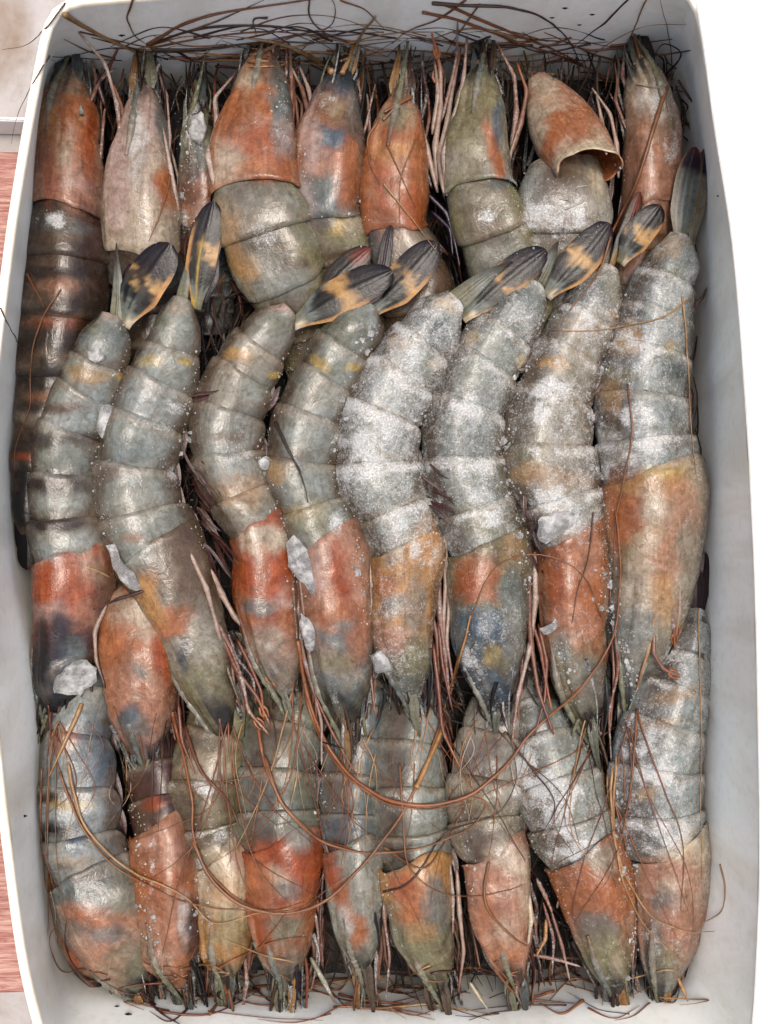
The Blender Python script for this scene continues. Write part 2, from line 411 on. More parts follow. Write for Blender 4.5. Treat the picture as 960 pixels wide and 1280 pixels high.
# frozen dark mass that fills the box between and below the prawns
g = Geo(); cz = np.array([ctr[0], ctr[1], 0])
K = 70; V = []
for k in range(K + 1):
    f = k / K; r = cz + (LA - cz) * (0.01 + 0.97 * f); r = r.copy()
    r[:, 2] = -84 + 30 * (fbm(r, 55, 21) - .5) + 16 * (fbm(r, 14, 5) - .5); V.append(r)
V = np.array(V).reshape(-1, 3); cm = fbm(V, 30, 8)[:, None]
C = PAL['black'] * .7 * (1 - sst(.45, .75, cm)) + PAL['dbrown'] * .7 * sst(.45, .75, cm)  # dark tissue tones, deepened further to paint in the shade of the gaps
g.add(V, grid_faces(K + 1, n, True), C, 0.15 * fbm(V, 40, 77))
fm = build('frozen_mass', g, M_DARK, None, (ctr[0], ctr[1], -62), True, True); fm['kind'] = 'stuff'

# ------------------------------------------------------------------ prawns
FROST = []      # x, y, rx, ry, amount
def frost_at(pp, V, base):
    r = np.full(len(pp), base) + 0.25 * (fbm(V, 60, 31) - .5)
    n30, n17 = fbm(V, 30, 55), fbm(V, 17, 56); lo, hi = pp.min(0), pp.max(0)
    for (x, y, rx, ry, am) in FROST:
        if x + 2 * rx < lo[0] or x - 2 * rx > hi[0] or y + 2 * ry < lo[1] or y - 2 * ry > hi[1]: continue
        d = np.sqrt(((pp[:, 0] - x) / rx) ** 2 + ((pp[:, 1] - y) / ry) ** 2) + 1.5 * (n30 - .5)
        r = np.maximum(r, am * sst(1.15, 0.25, d) * np.clip(2.6 * n17 - .55, .25, 1.1) + base * 0.3)
    return np.clip(r, 0, 1)

def open_shell(pr):
    """an emptied head shell lying tilted so that its rear opening looks up"""
    pts = [(672, 98, 14, -16), (684, 122, 30, -8), (700, 152, 42, 4), (716, 180, 45, 22), (731, 203, 41, 44), (737, 211, 40, 56)]
    W = np.array([np.append(P(x, y, z), w) for x, y, w, z in pts]); d = catmull(W, 40)
    T = np.gradient(d[:, :3], axis=0); T /= np.linalg.norm(T, axis=1, keepdims=True)
    A = np.cross(T, [0, 0, 1.0]); A /= np.linalg.norm(A, axis=1, keepdims=True); B = np.cross(A, T)
    th = np.linspace(0, 2 * np.pi, 72, endpoint=False); g = Geo(); k0 = 0
    for inner in (0, 1):
        w = d[:, 3] - inner * 1.6
        V = d[:, None, :3] + w[:, None, None] * (np.cos(th)[None, :, None] * A[:, None] + .72 * np.sin(th)[None, :, None] * B[:, None])
        V = V + T[:, None] * ((10 * np.sin(th - .6) + 16 * (fbm(np.stack([np.cos(th) * 20, np.sin(th) * 20, 0 * th], -1), 9, 12) - .5)) * sst(.6, 1, np.linspace(0, 1, 40))[:, None])[..., None]
        V = V + B[:, None] * ((fbm(V, 30, 5) - .5) * 7)[..., None]
        Vf = V.reshape(-1, 3); x = np.repeat(np.linspace(0, 1, 40), 72)
        if inner: C = PAL['orange'] * (.55 + .6 * fbm(Vf, 24, 3)[:, None]); fr = 0 * x
        else:
            C = np.tile(PAL['rose'], (len(Vf), 1)); C, fr = paint(pr, Vf, C); e = sst(.86, .98, x + .1 * (vn(Vf, 16, 4) - .5))[:, None]; C = C * (1 - e) + PAL['cream'] * e
        F = grid_faces(40, 72, True); g.add(Vf, F[:, ::-1] if inner else F, C, fr * .6, np.stack([x * 130, np.tile(th * 35, 40), 0 * x], 1))
    n = 40 * 72; g.F.append(np.array([[n - 72 + j, n - 72 + (j + 1) % 72, 2 * n - 72 + (j + 1) % 72, 2 * n - 72 + j] for j in range(72)]))
    return g

class Prawn: pass
PRAWNS = {}
GROUP = 'frozen raw prawns packed in the box'
EXTRA = 1.35

def paint(pr, V, C):
    """pigment patches of this animal, edges broken by noise"""
    pp = proj(V)
    wx = 40 * (fbm(V, 34, 101) - .5) + 12 * (vn(V, 7, 7) - .5); wy = 46 * (fbm(V, 34, 202) - .5) + 14 * (vn(V, 9, 9) - .5)
    for b in pr.blobs:
        x, y, rx, ry, name = b[:5]; st = b[5] if len(b) > 5 else 1.0; an = math.radians(b[6]) if len(b) > 6 else 0
        k = min(1.0, min(rx, ry) / 22)
        dx, dy = pp[:, 0] + wx * k - x, pp[:, 1] + wy * k - y
        ex, ey = dx * math.cos(an) + dy * math.sin(an), -dx * math.sin(an) + dy * math.cos(an)
        d = np.sqrt((ex / rx) ** 2 + (ey / ry) ** 2)
        w = (sst(1.42, 0.5, d) * st)[:, None]
        C = C * (1 - w) + PAL[name] * (.8 + .4 * vn(V, 12, 66)[:, None]) * w
    return C, frost_at(pp, V, pr.frost)

def prawn(key, ab, cp, rost, label, roll=70, base='grey', band='brown', bandk=0.5, frost=0.1, blobs=(), cap=('orange', 'slate', 'green'), capk=(0.45, 0.8),
          fans=(), swim=True, legs=True, scales=True, hollow=False, segs=6, gunk=60, sq=0.80, legcol='leg', tuck=1.0):
    pr = Prawn(); pr.blobs = list(blobs); pr.frost = frost; pr.key = key
    ab = list(ab)
    if key[0] in 'MB' and len(ab) > 3 and key != 'B1b': ab[0] = (ab[0][0], ab[0][1], ab[0][2] * .78, *ab[0][3:]); ab[1] = (ab[1][0], ab[1][1], ab[1][2] * .9, *ab[1][3:])
    cp = list(cp)
    if not hollow:
        q1_, q0_ = cp[-1], cp[-2]; dx, dy = q1_[0] - q0_[0], q1_[1] - q0_[1]; l_ = math.hypot(dx, dy); k_ = max(16.0, q1_[2] * 1.7)
        cp.append((q1_[0] + dx / l_ * k_, q1_[1] + dy / l_ * k_, q1_[2] * .38, (q1_[3] if len(q1_) > 3 else 0) - 3))
    pts = np.array([(*q_[:3], q_[3] if len(q_) > 3 else 0.0) for q_ in list(ab) + list(cp)], float)
    kw_ = 1.07 if key[0] in 'TB' else 1.03
    W = np.array([np.append(P(x, y, z), w * kw_) for x, y, w, z in pts])
    i_c = len(ab)
    n = 360
    dens = catmull(W[:, [0, 1, 2, 3]], n)
    s_all = np.concatenate([[0], np.cumsum(np.linalg.norm(np.diff(dens[:, :3], axis=0), axis=1))])
    # arclength of the joint between abdomen and carapace
    dd = np.linalg.norm(dens[:, :3] - W[i_c, :3], axis=1); sj = s_all[np.argmin(dd)] if i_c > 0 else 0.0
    Ltot = s_all[-1]
    T = np.gradient(dens[:, :3], axis=0); T /= np.linalg.norm(T, axis=1, keepdims=True)
    side = np.cross(T, [0, 0, 1.0]); side /= np.linalg.norm(side, axis=1, keepdims=True)
    mid = side[n // 2]; side = side * (1 if mid[0] < 0 else -1)
    up = np.cross(side, T); up = up * np.where(up[:, 2:3] < 0, -1, 1)
    ro = math.radians(roll)
    dors = math.cos(ro) * up + math.sin(ro) * side; lat = -math.sin(ro) * up + math.cos(ro) * side
    hl = dens[:, 3] / math.sqrt((1.12 * math.sin(ro)) ** 2 + math.cos(ro) ** 2); hd = hl * 1.12
    def at(a, s): return np.stack([np.interp(s, s_all, a[:, k]) for k in range(a.shape[1])], -1)
    org = W[:, :3].mean(0); org[2] = W[:, 2].min() - 40
    def surf(s, th, rm):
        s, th, rm = np.broadcast_arrays(s, th, rm)
        c = at(dens[:, :3], s); dv = at(dors, s); lv = at(lat, s); a = np.interp(s, s_all, hl); b = np.interp(s, s_all, hd)
        ct, st_ = np.cos(th), np.sin(th)
        e_ = 0.66
        cx = np.sign(ct) * np.abs(ct) ** e_; sx = np.sign(st_) * np.abs(st_) ** e_
        kl = np.where(ct < 0, 1 - 0.18 * (-ct), 1.0)
        off = dv * (b * cx * rm)[..., None] + lv * (a * sx * kl * rm)[..., None]
        off[..., 2] *= sq
        return c + off
    pr.surf, pr.at, pr.dens, pr.s_all, pr.sj, pr.L, pr.dors, pr.lat, pr.side, pr.T, pr.hl, pr.up = surf, at, dens, s_all, sj, Ltot, dors, lat, side, T, hl, up
    root = empty('prawn', org, label, 'prawn', GROUP); pr.root, pr.org = root, org
    PRAWNS[key] = pr
    seed = sum(map(ord, key))
    def bumpy(V, amp):
        return V
    # continuous body under the shell
    g = Geo(); s = np.linspace(0, (sj if hollow else Ltot * 0.985), 64); th = np.linspace(0, 2 * np.pi, 28, endpoint=False)
    f = s / Ltot; rm = (0.90 - .35 * sst(.74, 1, f)) * np.minimum(1, np.sqrt(np.maximum(0.02, 1 - (np.maximum(0, 0.05 - f) / 0.05) ** 2))) * np.minimum(1, np.sqrt(np.maximum(0.02, 1 - (np.maximum(0, f - 0.93) / 0.07) ** 2)))
    V = surf(s[:, None], th[None], rm[:, None]).reshape(-1, 3)
    C, fr = paint(pr, V, np.tile(PAL[band] * 0.6 + PAL['dbrown'] * 0.4, (len(V), 1)))
    g.add(V, grid_faces(64, 28, True), C * 0.45, fr * .5); build('body', g, M_BODY, root, org, True, True)  # flesh colour darkened: shade of the undersides and gaps painted in
    # overlapping plates of the abdomen
    if i_c > 1:
        fr_ = np.array([.21, .14, .16, .18, .17, .14]); fr_ = fr_ / fr_.sum(); cut = np.concatenate([[0], np.cumsum(fr_)]) * sj
        for k in range(6):
            a0, a1 = cut[k], cut[k + 1]
            ln = a1 - a0; ov = 0.16 * ln if k > 0 else 0.0
            ns, nt = 18, 60
            x = np.linspace(0, 1, ns)                       # 0 = rear (tail side), 1 = front
            s = a0 - ov + x * (ln + ov + 0.10 * ln)
            u = (s - a0) / ln
            prof = 1.04 - 0.10 * sst(0.0, 1.0, u) + 0.025 * np.sin(np.clip(u, 0, 1) * np.pi)
            if k == 0: prof = prof * (0.70 + 0.30 * sst(-0.05, 0.5, u))
            thm = np.radians(116 + 36 * np.sin(np.clip(x, 0, 1) * np.pi) ** 0.7)
            v = np.linspace(-1, 1, nt)
            TH_ = thm[:, None] * v[None]
            lobes = 0.02 * np.cos(v * np.pi)[None] * 0
            RM = prof[:, None] * (1 + 0 * v[None]) + lobes
            RM[0, :] *= 0.93; RM[:, 0] *= 0.93; RM[:, -1] *= 0.93
            S_ = np.repeat(s[:, None], nt, 1) + 5 * (fbm(np.stack([TH_ * 18, TH_ * 0 + seed, TH_ * 0 + k * 50], -1), 12, 5) - .5) - (0.10 * ln * np.cos(TH_) * 0.6)
            S_[0, :] += 1.0
            V = surf(np.clip(S_, 0, Ltot), TH_, RM)
            nf = (fbm(V, 44, seed, 2) - .5) * 9.0 + (fbm(V, 15, seed + 5, 2) - .5) * 1.4
            rad = V - at(dens[:, :3], np.clip(S_, 0, Ltot)); rad /= np.linalg.norm(rad, axis=-1, keepdims=True)
            V = V + rad * nf[..., None]
            Vf = V.reshape(-1, 3); uu = np.repeat(u[:, None], nt, 1).reshape(-1) + 0.16 * (fbm(Vf, 22, seed + 3) - .5)
            m1 = fbm(Vf, 46, seed + 2)
            C = np.tile(PAL[base], (len(Vf), 1)) * (0.86 + 0.28 * m1[:, None])
            b2w = sst(.45, .75, fbm(Vf, 60, seed + 9))[:, None] * 0.5; C = C * (1 - b2w) + PAL['blue'] * b2w
            bw = (np.maximum(sst(0.62, 0.95, uu), 0.55 * sst(0.12, -0.08, uu)) * bandk * (0.35 + 1.1 * fbm(Vf, 26, seed + 6)))[:, None]; bw = np.clip(bw, 0, 1)
            C = C * (1 - bw) + PAL[band] * bw
            tl = np.abs(TH_).reshape(-1); kw = np.clip((.9 * np.exp(-(tl / .46) ** 2) + .95 * sst(1.45, 2.1, tl)) * (.4 + 1.0 * fbm(Vf, 20, seed + 40)), 0, .9)[:, None]; C = C * (1 - kw) + PAL['brown'] * .75 * kw
            ln_ = (np.exp(-((uu + .02 - 1.0) / .05) ** 2) * .6 * (.3 + fbm(Vf, 12, seed + 41)))[:, None]; ln_ = np.clip(ln_, 0, .8); C = C * (1 - ln_) + PAL['dbrown'] * ln_
            # pale rear rim of each plate
            rw = (sst(0.16, 0.02, uu) * sst(-0.16, -0.04, uu) * 0.28)[:, None]; C = C * (1 - rw) + PAL['pale'] * rw
            C, fr = paint(pr, Vf, C)
            fr = np.clip(fr + (0.08 + .6 * pr.frost) * np.exp(-((uu - 0.02) / .10) ** 2) * sst(.4, .6, fbm(Vf, 18, seed + 33)), 0, 1)
            g = Geo(); g.add(Vf, grid_faces(ns, nt), C, fr, np.stack([S_ + 300 * k, TH_ * np.interp(S_, s_all, hl), 0 * S_ + seed], -1))
            build('shell_segment', g, M_SHELL, root, org, True, True)
    # carapace
    ns, nt = 54, 80
    x = np.linspace(0, 1, ns); s = sj - 9 + x * (Ltot - sj + 9)
    v = np.linspace(-1, 1, nt); thm = np.radians(148 - 26 * sst(0.7, 1.0, x) - 10 * sst(0.2, 0.0, x))
    TH_ = thm[:, None] * v[None]
    prof = 1.03 + 0.02 * sst(0.10, 0.0, x) + 0.0 * x
    prof = prof * np.where(x > 0.72, np.maximum(0.3, 1 - 0.55 * ((x - 0.72) / 0.28) ** 1.7), 1.0)
    RM = prof[:, None] * np.ones(nt)[None]
    # grooves beside the dorsal keel and the hepatic groove
    RM = RM * (1 + 0.05 * np.exp(-(TH_ / 0.10) ** 2) * sst(0.25, .6, x)[:, None] - 0.035 * np.exp(-((np.abs(TH_) - 0.28) / 0.12) ** 2) * sst(.15, .5, x)[:, None]
               - 0.04 * np.exp(-((x[:, None] - 0.52 - 0.12 * np.cos(TH_)) / 0.035) ** 2) * sst(0.3, 0.9, np.abs(TH_)))
    RM[0, :] *= 0.955; RM[:, 0] *= 0.94; RM[:, -1] *= 0.94
    S_ = np.repeat(s[:, None], nt, 1) + ((9 * np.cos(TH_ * 1.3 - .6) + 14 * (fbm(np.stack([TH_ * 18, TH_ * 0 + seed, TH_ * 0], -1), 14, 6) - .5)) * sst(0.25, 0.0, x)[:, None]); S_[0, :] += 1.2
    S_ = np.clip(S_, 0, Ltot)
    V = surf(S_, TH_, RM); ce = at(dens[:, :3], S_); rad = V - ce; rad /= np.linalg.norm(rad, axis=-1, keepdims=True)
    V = V + rad * ((fbm(V, 50, seed + 1, 2) - .5) * 10.0 + (fbm(V, 16, seed + 4, 2) - .5) * 1.4)[..., None]
    Vf = V.reshape(-1, 3); xx = np.repeat(x[:, None], nt, 1).reshape(-1) + 0.35 * (fbm(Vf, 38, seed + 8) - .5)
    tl = np.abs(TH_).reshape(-1)
    w1 = sst(capk[0] - .18, capk[0] + .18, xx)[:, None]; w2 = sst(capk[1] - .2, capk[1] + .2, xx)[:, None]
    C = PAL[cap[0]] * (1 - w1) + PAL[cap[1]] * w1; C = C * (1 - w2) + PAL[cap[2]] * w2
    kw = np.clip((.3 * np.exp(-(tl / .3) ** 2) + .8 * sst(1.5, 2.2, tl)) * (.4 + 1.0 * fbm(Vf, 20, seed + 40)), 0, .85)[:, None]; C = C * (1 - kw) + PAL['brown'] * .7 * kw
    m1 = fbm(Vf, 30, seed + 12)[:, None]; C = C * (0.72 + 0.5 * m1)
    stk = fbm(np.stack([S_.reshape(-1) * .12, (TH_ * np.interp(S_, s_all, hl)).reshape(-1), 0 * Vf[:, 0] + seed], 1), 9, seed + 21)
    sp_ = (sst(.58, .75, stk) * .35)[:, None]; C = C * (1 - sp_) + PAL['pale'] * sp_; sb_ = (sst(.42, .25, stk) * .5)[:, None]; C = C * (1 - sb_) + PAL['brown'] * .7 * sb_
    pw = sst(.52, .72, fbm(Vf, 28, seed + 15))[:, None] * 0.2; C = C * (1 - pw) + PAL['pale'] * pw
    C, fr = paint(pr, Vf, C); fr = fr * .72
    dk = (sst(.62, .95, xx) * (.3 + .9 * sst(.38, .6, stk)))[:, None]; dk = np.clip(dk, 0, .92); C = C * (1 - dk) + PAL['black'] * .8 * dk
    g = Geo(); g.add(Vf, grid_faces(ns, nt), C, fr, np.stack([S_, TH_ * np.interp(S_, s_all, hl), 0 * S_ + seed], -1))
    if hollow:                                             # inner face of the emptied shell
        Vi = (V - rad * 3.0).reshape(-1, 3); g.add(Vi, grid_faces(ns, nt)[:, ::-1], PAL['orange'] * (0.8 + 0.4 * fbm(Vi, 20, 3)[:, None]), fr * 0)
        o_ = 0; k_ = ns * nt; g.F.append(np.array([[j, k_ + j, k_ + j + 1, j + 1] for j in range(nt - 1)]))
    if hollow: g = open_shell(pr)
    car = build('carapace', g, M_SHELL, root, org, True, True); pr.car = car
    # rostrum with teeth along the keel
    front = surf(np.array([Ltot * 1.0]), np.array([0.0]), np.array([0.35]))[0]
    zf = front[2]
    if rost and not hollow:
        ks = sj + (Ltot - sj) * np.array([0.45, 0.7, 0.9]); kp = surf(ks, np.zeros(3), np.array([1.02, 1.02, 0.95]))
        tip = P(rost[0], rost[1], zf + (rost[2] if len(rost) > 2 else 4))
        midp = front * 0.6 + tip * 0.4 + np.array([0, 0, 3])
        pl = catmull(np.vstack([kp, midp[None], tip[None]]), 64); t = np.linspace(0, 1, 64)
        r = 4.6 * (1 - t) ** 0.9 * (0.35 + 0.65 * sst(0, .3, t)) * EXTRA + 0.5
        teeth = np.where((t > 0.25) & (t < .9), (1 - ((t * 9) % 1.0)) ** 2.5 * 2.6 * (1 - t * .5), 0)
        dv = np.stack([np.interp(np.linspace(0, 1, 64), np.linspace(0, 1, 9), np.repeat(dors[-1][k], 9)) for k in range(3)], 1)
        pl2 = pl + dv * (teeth * .35)[:, None]
        g = tube(pl2, r + teeth * .45, np.array([C.mean(0) * .9, PAL['flesh'] * .8, PAL[['stem', 'stem', 'slate', 'flesh'][seed % 4]] * .9, PAL['green'] * .8, PAL['brown'] * .9]), 9, 0.8, frost=frost * .5)
        build('rostrum', g, M_SHELL, car, org)
    fdir = T[-1]
    # eyes, antennal scales, mouthparts at the front
    for sg in (-1, 1):
        ep = surf(np.array([Ltot * 0.97]), np.array([sg * 1.55]), np.array([0.5]))[0] + fdir * 4 - np.array([0, 0, 7])
        th = np.linspace(0.02, np.pi - .02, 9); ph = np.linspace(0, 2 * np.pi, 12, endpoint=False)
        V = np.stack([np.sin(th)[:, None] * np.cos(ph)[None] * 6.5, np.sin(th)[:, None] * np.sin(ph)[None] * 7.5, np.cos(th)[:, None] * 6.5 * np.ones(12)[None]], -1).reshape(-1, 3) + ep
        g = Geo(); g.add(V, grid_faces(9, 12, True), PAL['black'] * .8, np.full(len(V), .3)); build('eye', g, M_DARK, root, org)
    rr = random.Random(seed)
    if scales:
        for sg in (-1, 1):
            bp_ = surf(np.array([Ltot * 0.94]), np.array([sg * 1.25]), np.array([0.72]))[0]
            ln = rr.uniform(48, 80); dr = fdir * ln + (front - bp_) * .55 + side[-1] * rr.uniform(-7, 7) + np.array([0, 0, rr.uniform(-8, 2)])
            blade(pr, bp_, bp_ + dr, rr.uniform(5, 8), 'scale', 'antennal_scale', M_LEG)
        for k in range(2):
            bp_ = surf(np.array([Ltot * 0.95]), np.array([rr.uniform(-1.6, 1.6)]), np.array([0.6]))[0]
            ln = rr.uniform(22, 85); e_ = bp_ + fdir * ln + side[-1] * rr.uniform(-16, 16) + np.array([0, 0, rr.uniform(-12, 4)])
            mm = (bp_ + e_) / 2 + side[-1] * rr.uniform(-4, 4)
            c_ = PAL[rr.choice(['stem', 'hair', 'legpale', 'hairdark', 'brown', 'dbrown'])] * .7
            g = tube(catmull([bp_, mm, e_], 14), [2.8, 2.4, 1.7, 0.5], np.array([c_, c_ * .9, c_ * .6]), 6)
            build('antennule', g, M_LEG, root, org)
    if gunk:
        g = Geo()
        for k in range(gunk):
            a_ = rr.uniform(-3.14, 3.14); sgm = Ltot * rr.uniform(.78, 1.0)
            q0 = surf(np.array([sgm]), np.array([a_]), np.array([rr.uniform(.2, .8) if abs(a_) < 1.2 and k % 3 else rr.uniform(.7, 1.06)]))[0] - np.array([0, 0, rr.uniform(0, 8)])
            ln = rr.choice([rr.uniform(4, 22), rr.uniform(10, 40), rr.uniform(20, 80)]); q2 = front + (q0 - front) * .35 + fdir * ln + side[-1] * rr.gauss(0, 8) + np.array([0, 0, rr.uniform(-14, 2)])
            q1 = (q0 + q2) / 2 + side[-1] * rr.uniform(-7, 7) + np.array([0, 0, rr.uniform(-2, 4)])
            c_ = PAL[rr.choice(['black', 'dbrown', 'black', 'dbrown', 'black', 'maroon', 'hairdark', 'brown', 'purple', 'slate', 'stem'])] * rr.uniform(.5, 1)
            tube(catmull([q0, q1, q2], 9), [rr.uniform(1.2, 4.0), rr.uniform(1.0, 2.8), rr.uniform(.6, 1.4), .15], c_, 5, geo=g, frost=rr.choice([0, 0, .2, .5, .7]))
        o = build('mouthparts', g, M_DARK, root, org); o['kind'] = 'stuff'
    # walking legs folded along the underside
    ven = -1 if roll >= 0 else 1                           # underside shows on the other side of the keel
    if legs:
        for k in range(5):
            f0 = 0.18 + 0.13 * k
            s0 = sj + (Ltot - sj) * f0; w0 = np.interp(s0, s_all, dens[:, 3])
            c0 = at(dens[:, :3], np.array([s0]))[0]; sd = at(side, np.array([s0]))[0] * ven
            p0 = c0 + sd * w0 * rr.uniform(.80, .98) + np.array([0, 0, rr.uniform(-16, 2)])
            p1 = p0 + fdir * rr.uniform(28, 46) + sd * rr.uniform(-2, 7); p2 = p1 + fdir * rr.uniform(25, 45) + sd * rr.uniform(-12, 3) + np.array([0, 0, rr.uniform(-6, 3)])
            p3 = p2 + fdir * rr.uniform(16, 34) + sd * rr.uniform(-10, 6) + np.array([0, 0, -4])
            leg(pr, [p0, p1, p2, p3], rr.uniform(2.4, 3.6), legcol if rr.random() < .6 else rr.choice(['legred', 'maroon', 'legpale', 'brown']))
    if swim and i_c > 1:
        for k in range(5):
            s0 = sj * (0.30 + 0.15 * k); w0 = np.interp(s0, s_all, dens[:, 3]); c0 = at(dens[:, :3], np.array([s0]))[0]; sd = at(side, np.array([s0]))[0] * ven
            tt = at(T, np.array([s0]))[0]
            p0 = c0 + sd * w0 * 0.93 + np.array([0, 0, 2]); p2 = p0 + tt * rr.uniform(30, 52) * (1 if rr.random() < .7 else -.8) + sd * rr.uniform(6, 14) + np.array([0, 0, rr.uniform(-6, 6)])
            blade(pr, p0, p2, rr.uniform(3, 5.5), 'swim', 'swimmeret', M_LEG)
    for f in fans:
        x0, y0, x1, y1, hw, sty = f[:6]; zz = f[6] if len(f) > 6 else pts[0, 3] + 4; z1 = f[7] if len(f) > 7 else zz + 8
        if sty in ('banded', 'rib') and key[0] == 'M':
            for sg in (-1, 1):
                an = math.radians(9 * sg); dx, dy = (x1 - x0) * .84, (y1 - y0) * .84
                blade(pr, P(x0 - dx * .06, y0 - dy * .06, zz - 4), P(x0 + dx * math.cos(an) - dy * math.sin(an), y0 + dx * math.sin(an) + dy * math.cos(an), z1 - 9), hw * .5, 'dark', 'uropod', M_FAN)
        blade(pr, P(x0 - (x1 - x0) * .12, y0 - (y1 - y0) * .12, zz - 2), P(x1, y1, z1), hw * .92, sty, 'telson' if sty == 'telson' else 'uropod', M_FAN)
    return pr

def blade(pr, p0, p1, hw, sty, name, mat):
    """flat leaf-like plate with ribs and two faces"""
    n, m = 26, 15
    ax = p1 - p0; ln = np.linalg.norm(ax); ax = ax / ln
    sd = np.cross(ax, [0, 0, 1.0]); sd /= np.linalg.norm(sd); nr = np.cross(sd, ax)
    t = np.linspace(0, 1, n); v = np.linspace(-1, 1, m)
    if sty == 'scale': w = hw * np.clip(1.1 - t, 0.05, 1) * (.5 + .5 * sst(0, .2, t))
    elif sty == 'telson': w = hw * (1 - t ** 1.6 * .93)
    elif sty == 'swim': w = hw * (np.sin(np.pi * np.clip(t, 0, 1) ** .7) ** .7 * .85 + .15 * (1 - t))
    else: w = hw * np.clip(0.34 + 0.72 * sst(0, .45, t), 0, 1) * np.sqrt(np.maximum(0.012, 1 - np.maximum(0, (t - .62) / .385) ** 2.2))
    sd0 = int(abs(p0[0] * 7 + p1[1])) % 991
    cen = p0[None] + ax[None] * (t * ln)[:, None] + nr[None] * (2.5 * np.sin(t * np.pi))[:, None] + sd[None] * (1.5 * np.sin(t * 5 + sd0))[:, None]
    V = cen[:, None] + sd[None, None] * (w[:, None] * v[None])[..., None]
    h = 0.10 * hw * (1 - v[None] ** 2) + 0.9 * np.exp(-(v[None] / .12) ** 2) + 0.12 * np.cos(v[None] * 15)
    top = V + nr[None, None] * h[..., None] * np.ones((n, 1, 1)); bot = V + nr[None, None] * (h - 1.6)[..., None]
    top[:, 0] = bot[:, 0] = V[:, 0]; top[:, -1] = bot[:, -1] = V[:, -1]
    Vf = top.reshape(-1, 3); tt = np.repeat(t, m) + .22 * (fbm(Vf, 16, 44) - .5); vv = np.tile(v, n)
    def lerp(C, name_, w_): return C * (1 - w_[:, None]) + PAL[name_] * w_[:, None]
    C = np.tile(PAL['stem'], (n * m, 1)); streak = fbm(np.stack([vv * 30, tt * 3, vv * 0 + sd0], 1), 6, 2)
    fr = np.full(n * m, .05)
    if sty == 'scale':
        pick = ['stem', 'slate', 'brown', 'amber', 'dbrown', 'hairdark', 'green'][sd0 % 7]
        C = np.tile(PAL[pick], (n * m, 1)) * (.15 + .75 * streak[:, None]); C = lerp(C, 'dbrown', sst(.45, 1, tt) * .8); fr = .45 * fbm(Vf, 12, 5)
    elif sty == 'swim':
        C = np.tile(PAL['maroon'], (n * m, 1)) * (.5 + streak[:, None]); C = lerp(C, 'legpale', sst(.6, .75, streak) * .5); fr = .35 * fbm(Vf, 20, 9)
    elif sty == 'telson':
        C = C * (.35 + .8 * streak[:, None]); C = lerp(C, 'slate', sst(.2, .5, tt) * .7); C = lerp(C, 'dbrown', sst(.45, .9, tt) * .85)
    elif sty == 'dark':
        C = np.tile(PAL['purple'], (n * m, 1)) * (.4 + .7 * streak[:, None]); C = lerp(C, 'dbrown', sst(.4, .6, streak) * .6)
    elif sty == 'darkred':
        C = np.tile(PAL['dbrown'] * .7, (n * m, 1)); C = lerp(C, 'red', sst(.55, .85, tt) * sst(.9, .3, np.abs(vv)) * .9); C = lerp(C, 'tan', sst(.3, .1, tt) * .6); C = lerp(C, 'black', sst(.3, .5, tt) * sst(.75, .6, tt) * .7)
    elif sty == 'black':
        C = np.tile(PAL['black'] * .7, (n * m, 1)) * (.7 + .5 * streak[:, None])
    elif sty == 'pale':
        C = np.tile(PAL['slate'], (n * m, 1)) * (.75 + .5 * streak[:, None]); C = lerp(C, 'green', sst(.5, .1, tt) * .6); C = lerp(C, 'tan', sst(.45, .65, streak) * .5)
        C = lerp(C, 'purple', sst(.68, .80, tt)); C = lerp(C, 'red', sst(.9, 1.0, tt) * .5); C = lerp(C, 'tan', sst(.78, .95, np.abs(vv)) * .5)
    else:                                                   # banded uropod: slate base, tan bar, dark tip, amber margin
        tt = tt + .10 * (streak - .5); C = C * .8
        C = lerp(C, 'slate', sst(.06, .18, tt) * .8); C = lerp(C, 'black', sst(.18, .30, tt) * (.35 + .65 * sst(.35, .55, streak)))
        C = lerp(C, 'tan', sst(.40, .48, tt) * sst(.35, .5, fbm(Vf, 14, sd0))); C = lerp(C, 'brown', sst(.40, .48, tt) * sst(.5, .35, fbm(Vf, 14, sd0)) * .7)
        C = lerp(C, 'purple', sst(.56, .66, tt)); C = C * np.where(tt > .56, .75, 1)[:, None]; C = lerp(C, 'navy', sst(.7, .9, tt) * .6 * sst(.45, .6, streak)); C = lerp(C, 'red', sst(.93, 1.02, tt) * .3)
        edge = vv if sty == 'banded' else -vv
        C = lerp(C, 'amber', sst(.74, .88, edge) * sst(.85, .6, tt) * .9); C = lerp(C, 'cream' if sty == 'banded' else 'yellow', sst(.15, .08, tt) * sst(-.1, .4, edge) * .9)
        if sty == 'rib': C = lerp(C, 'yellow', sst(.16, .05, np.abs(vv + .15)) * sst(.75, .55, tt) * .9)
        C = C * np.where((C.max(1) > PAL['brown'].max()), 1.15, .42)[:, None]
    g = Geo(); g.add(Vf, grid_faces(n, m), C, fr); g.add(bot.reshape(-1, 3), grid_faces(n, m)[:, ::-1], C * .7, fr)
    g.F.append(np.array([[j, n * m + j, n * m + j + 1, j + 1] for j in range(m - 1)]))
    return build(name, g, mat, pr.root, pr.org, True, name in ('uropod', 'telson'))

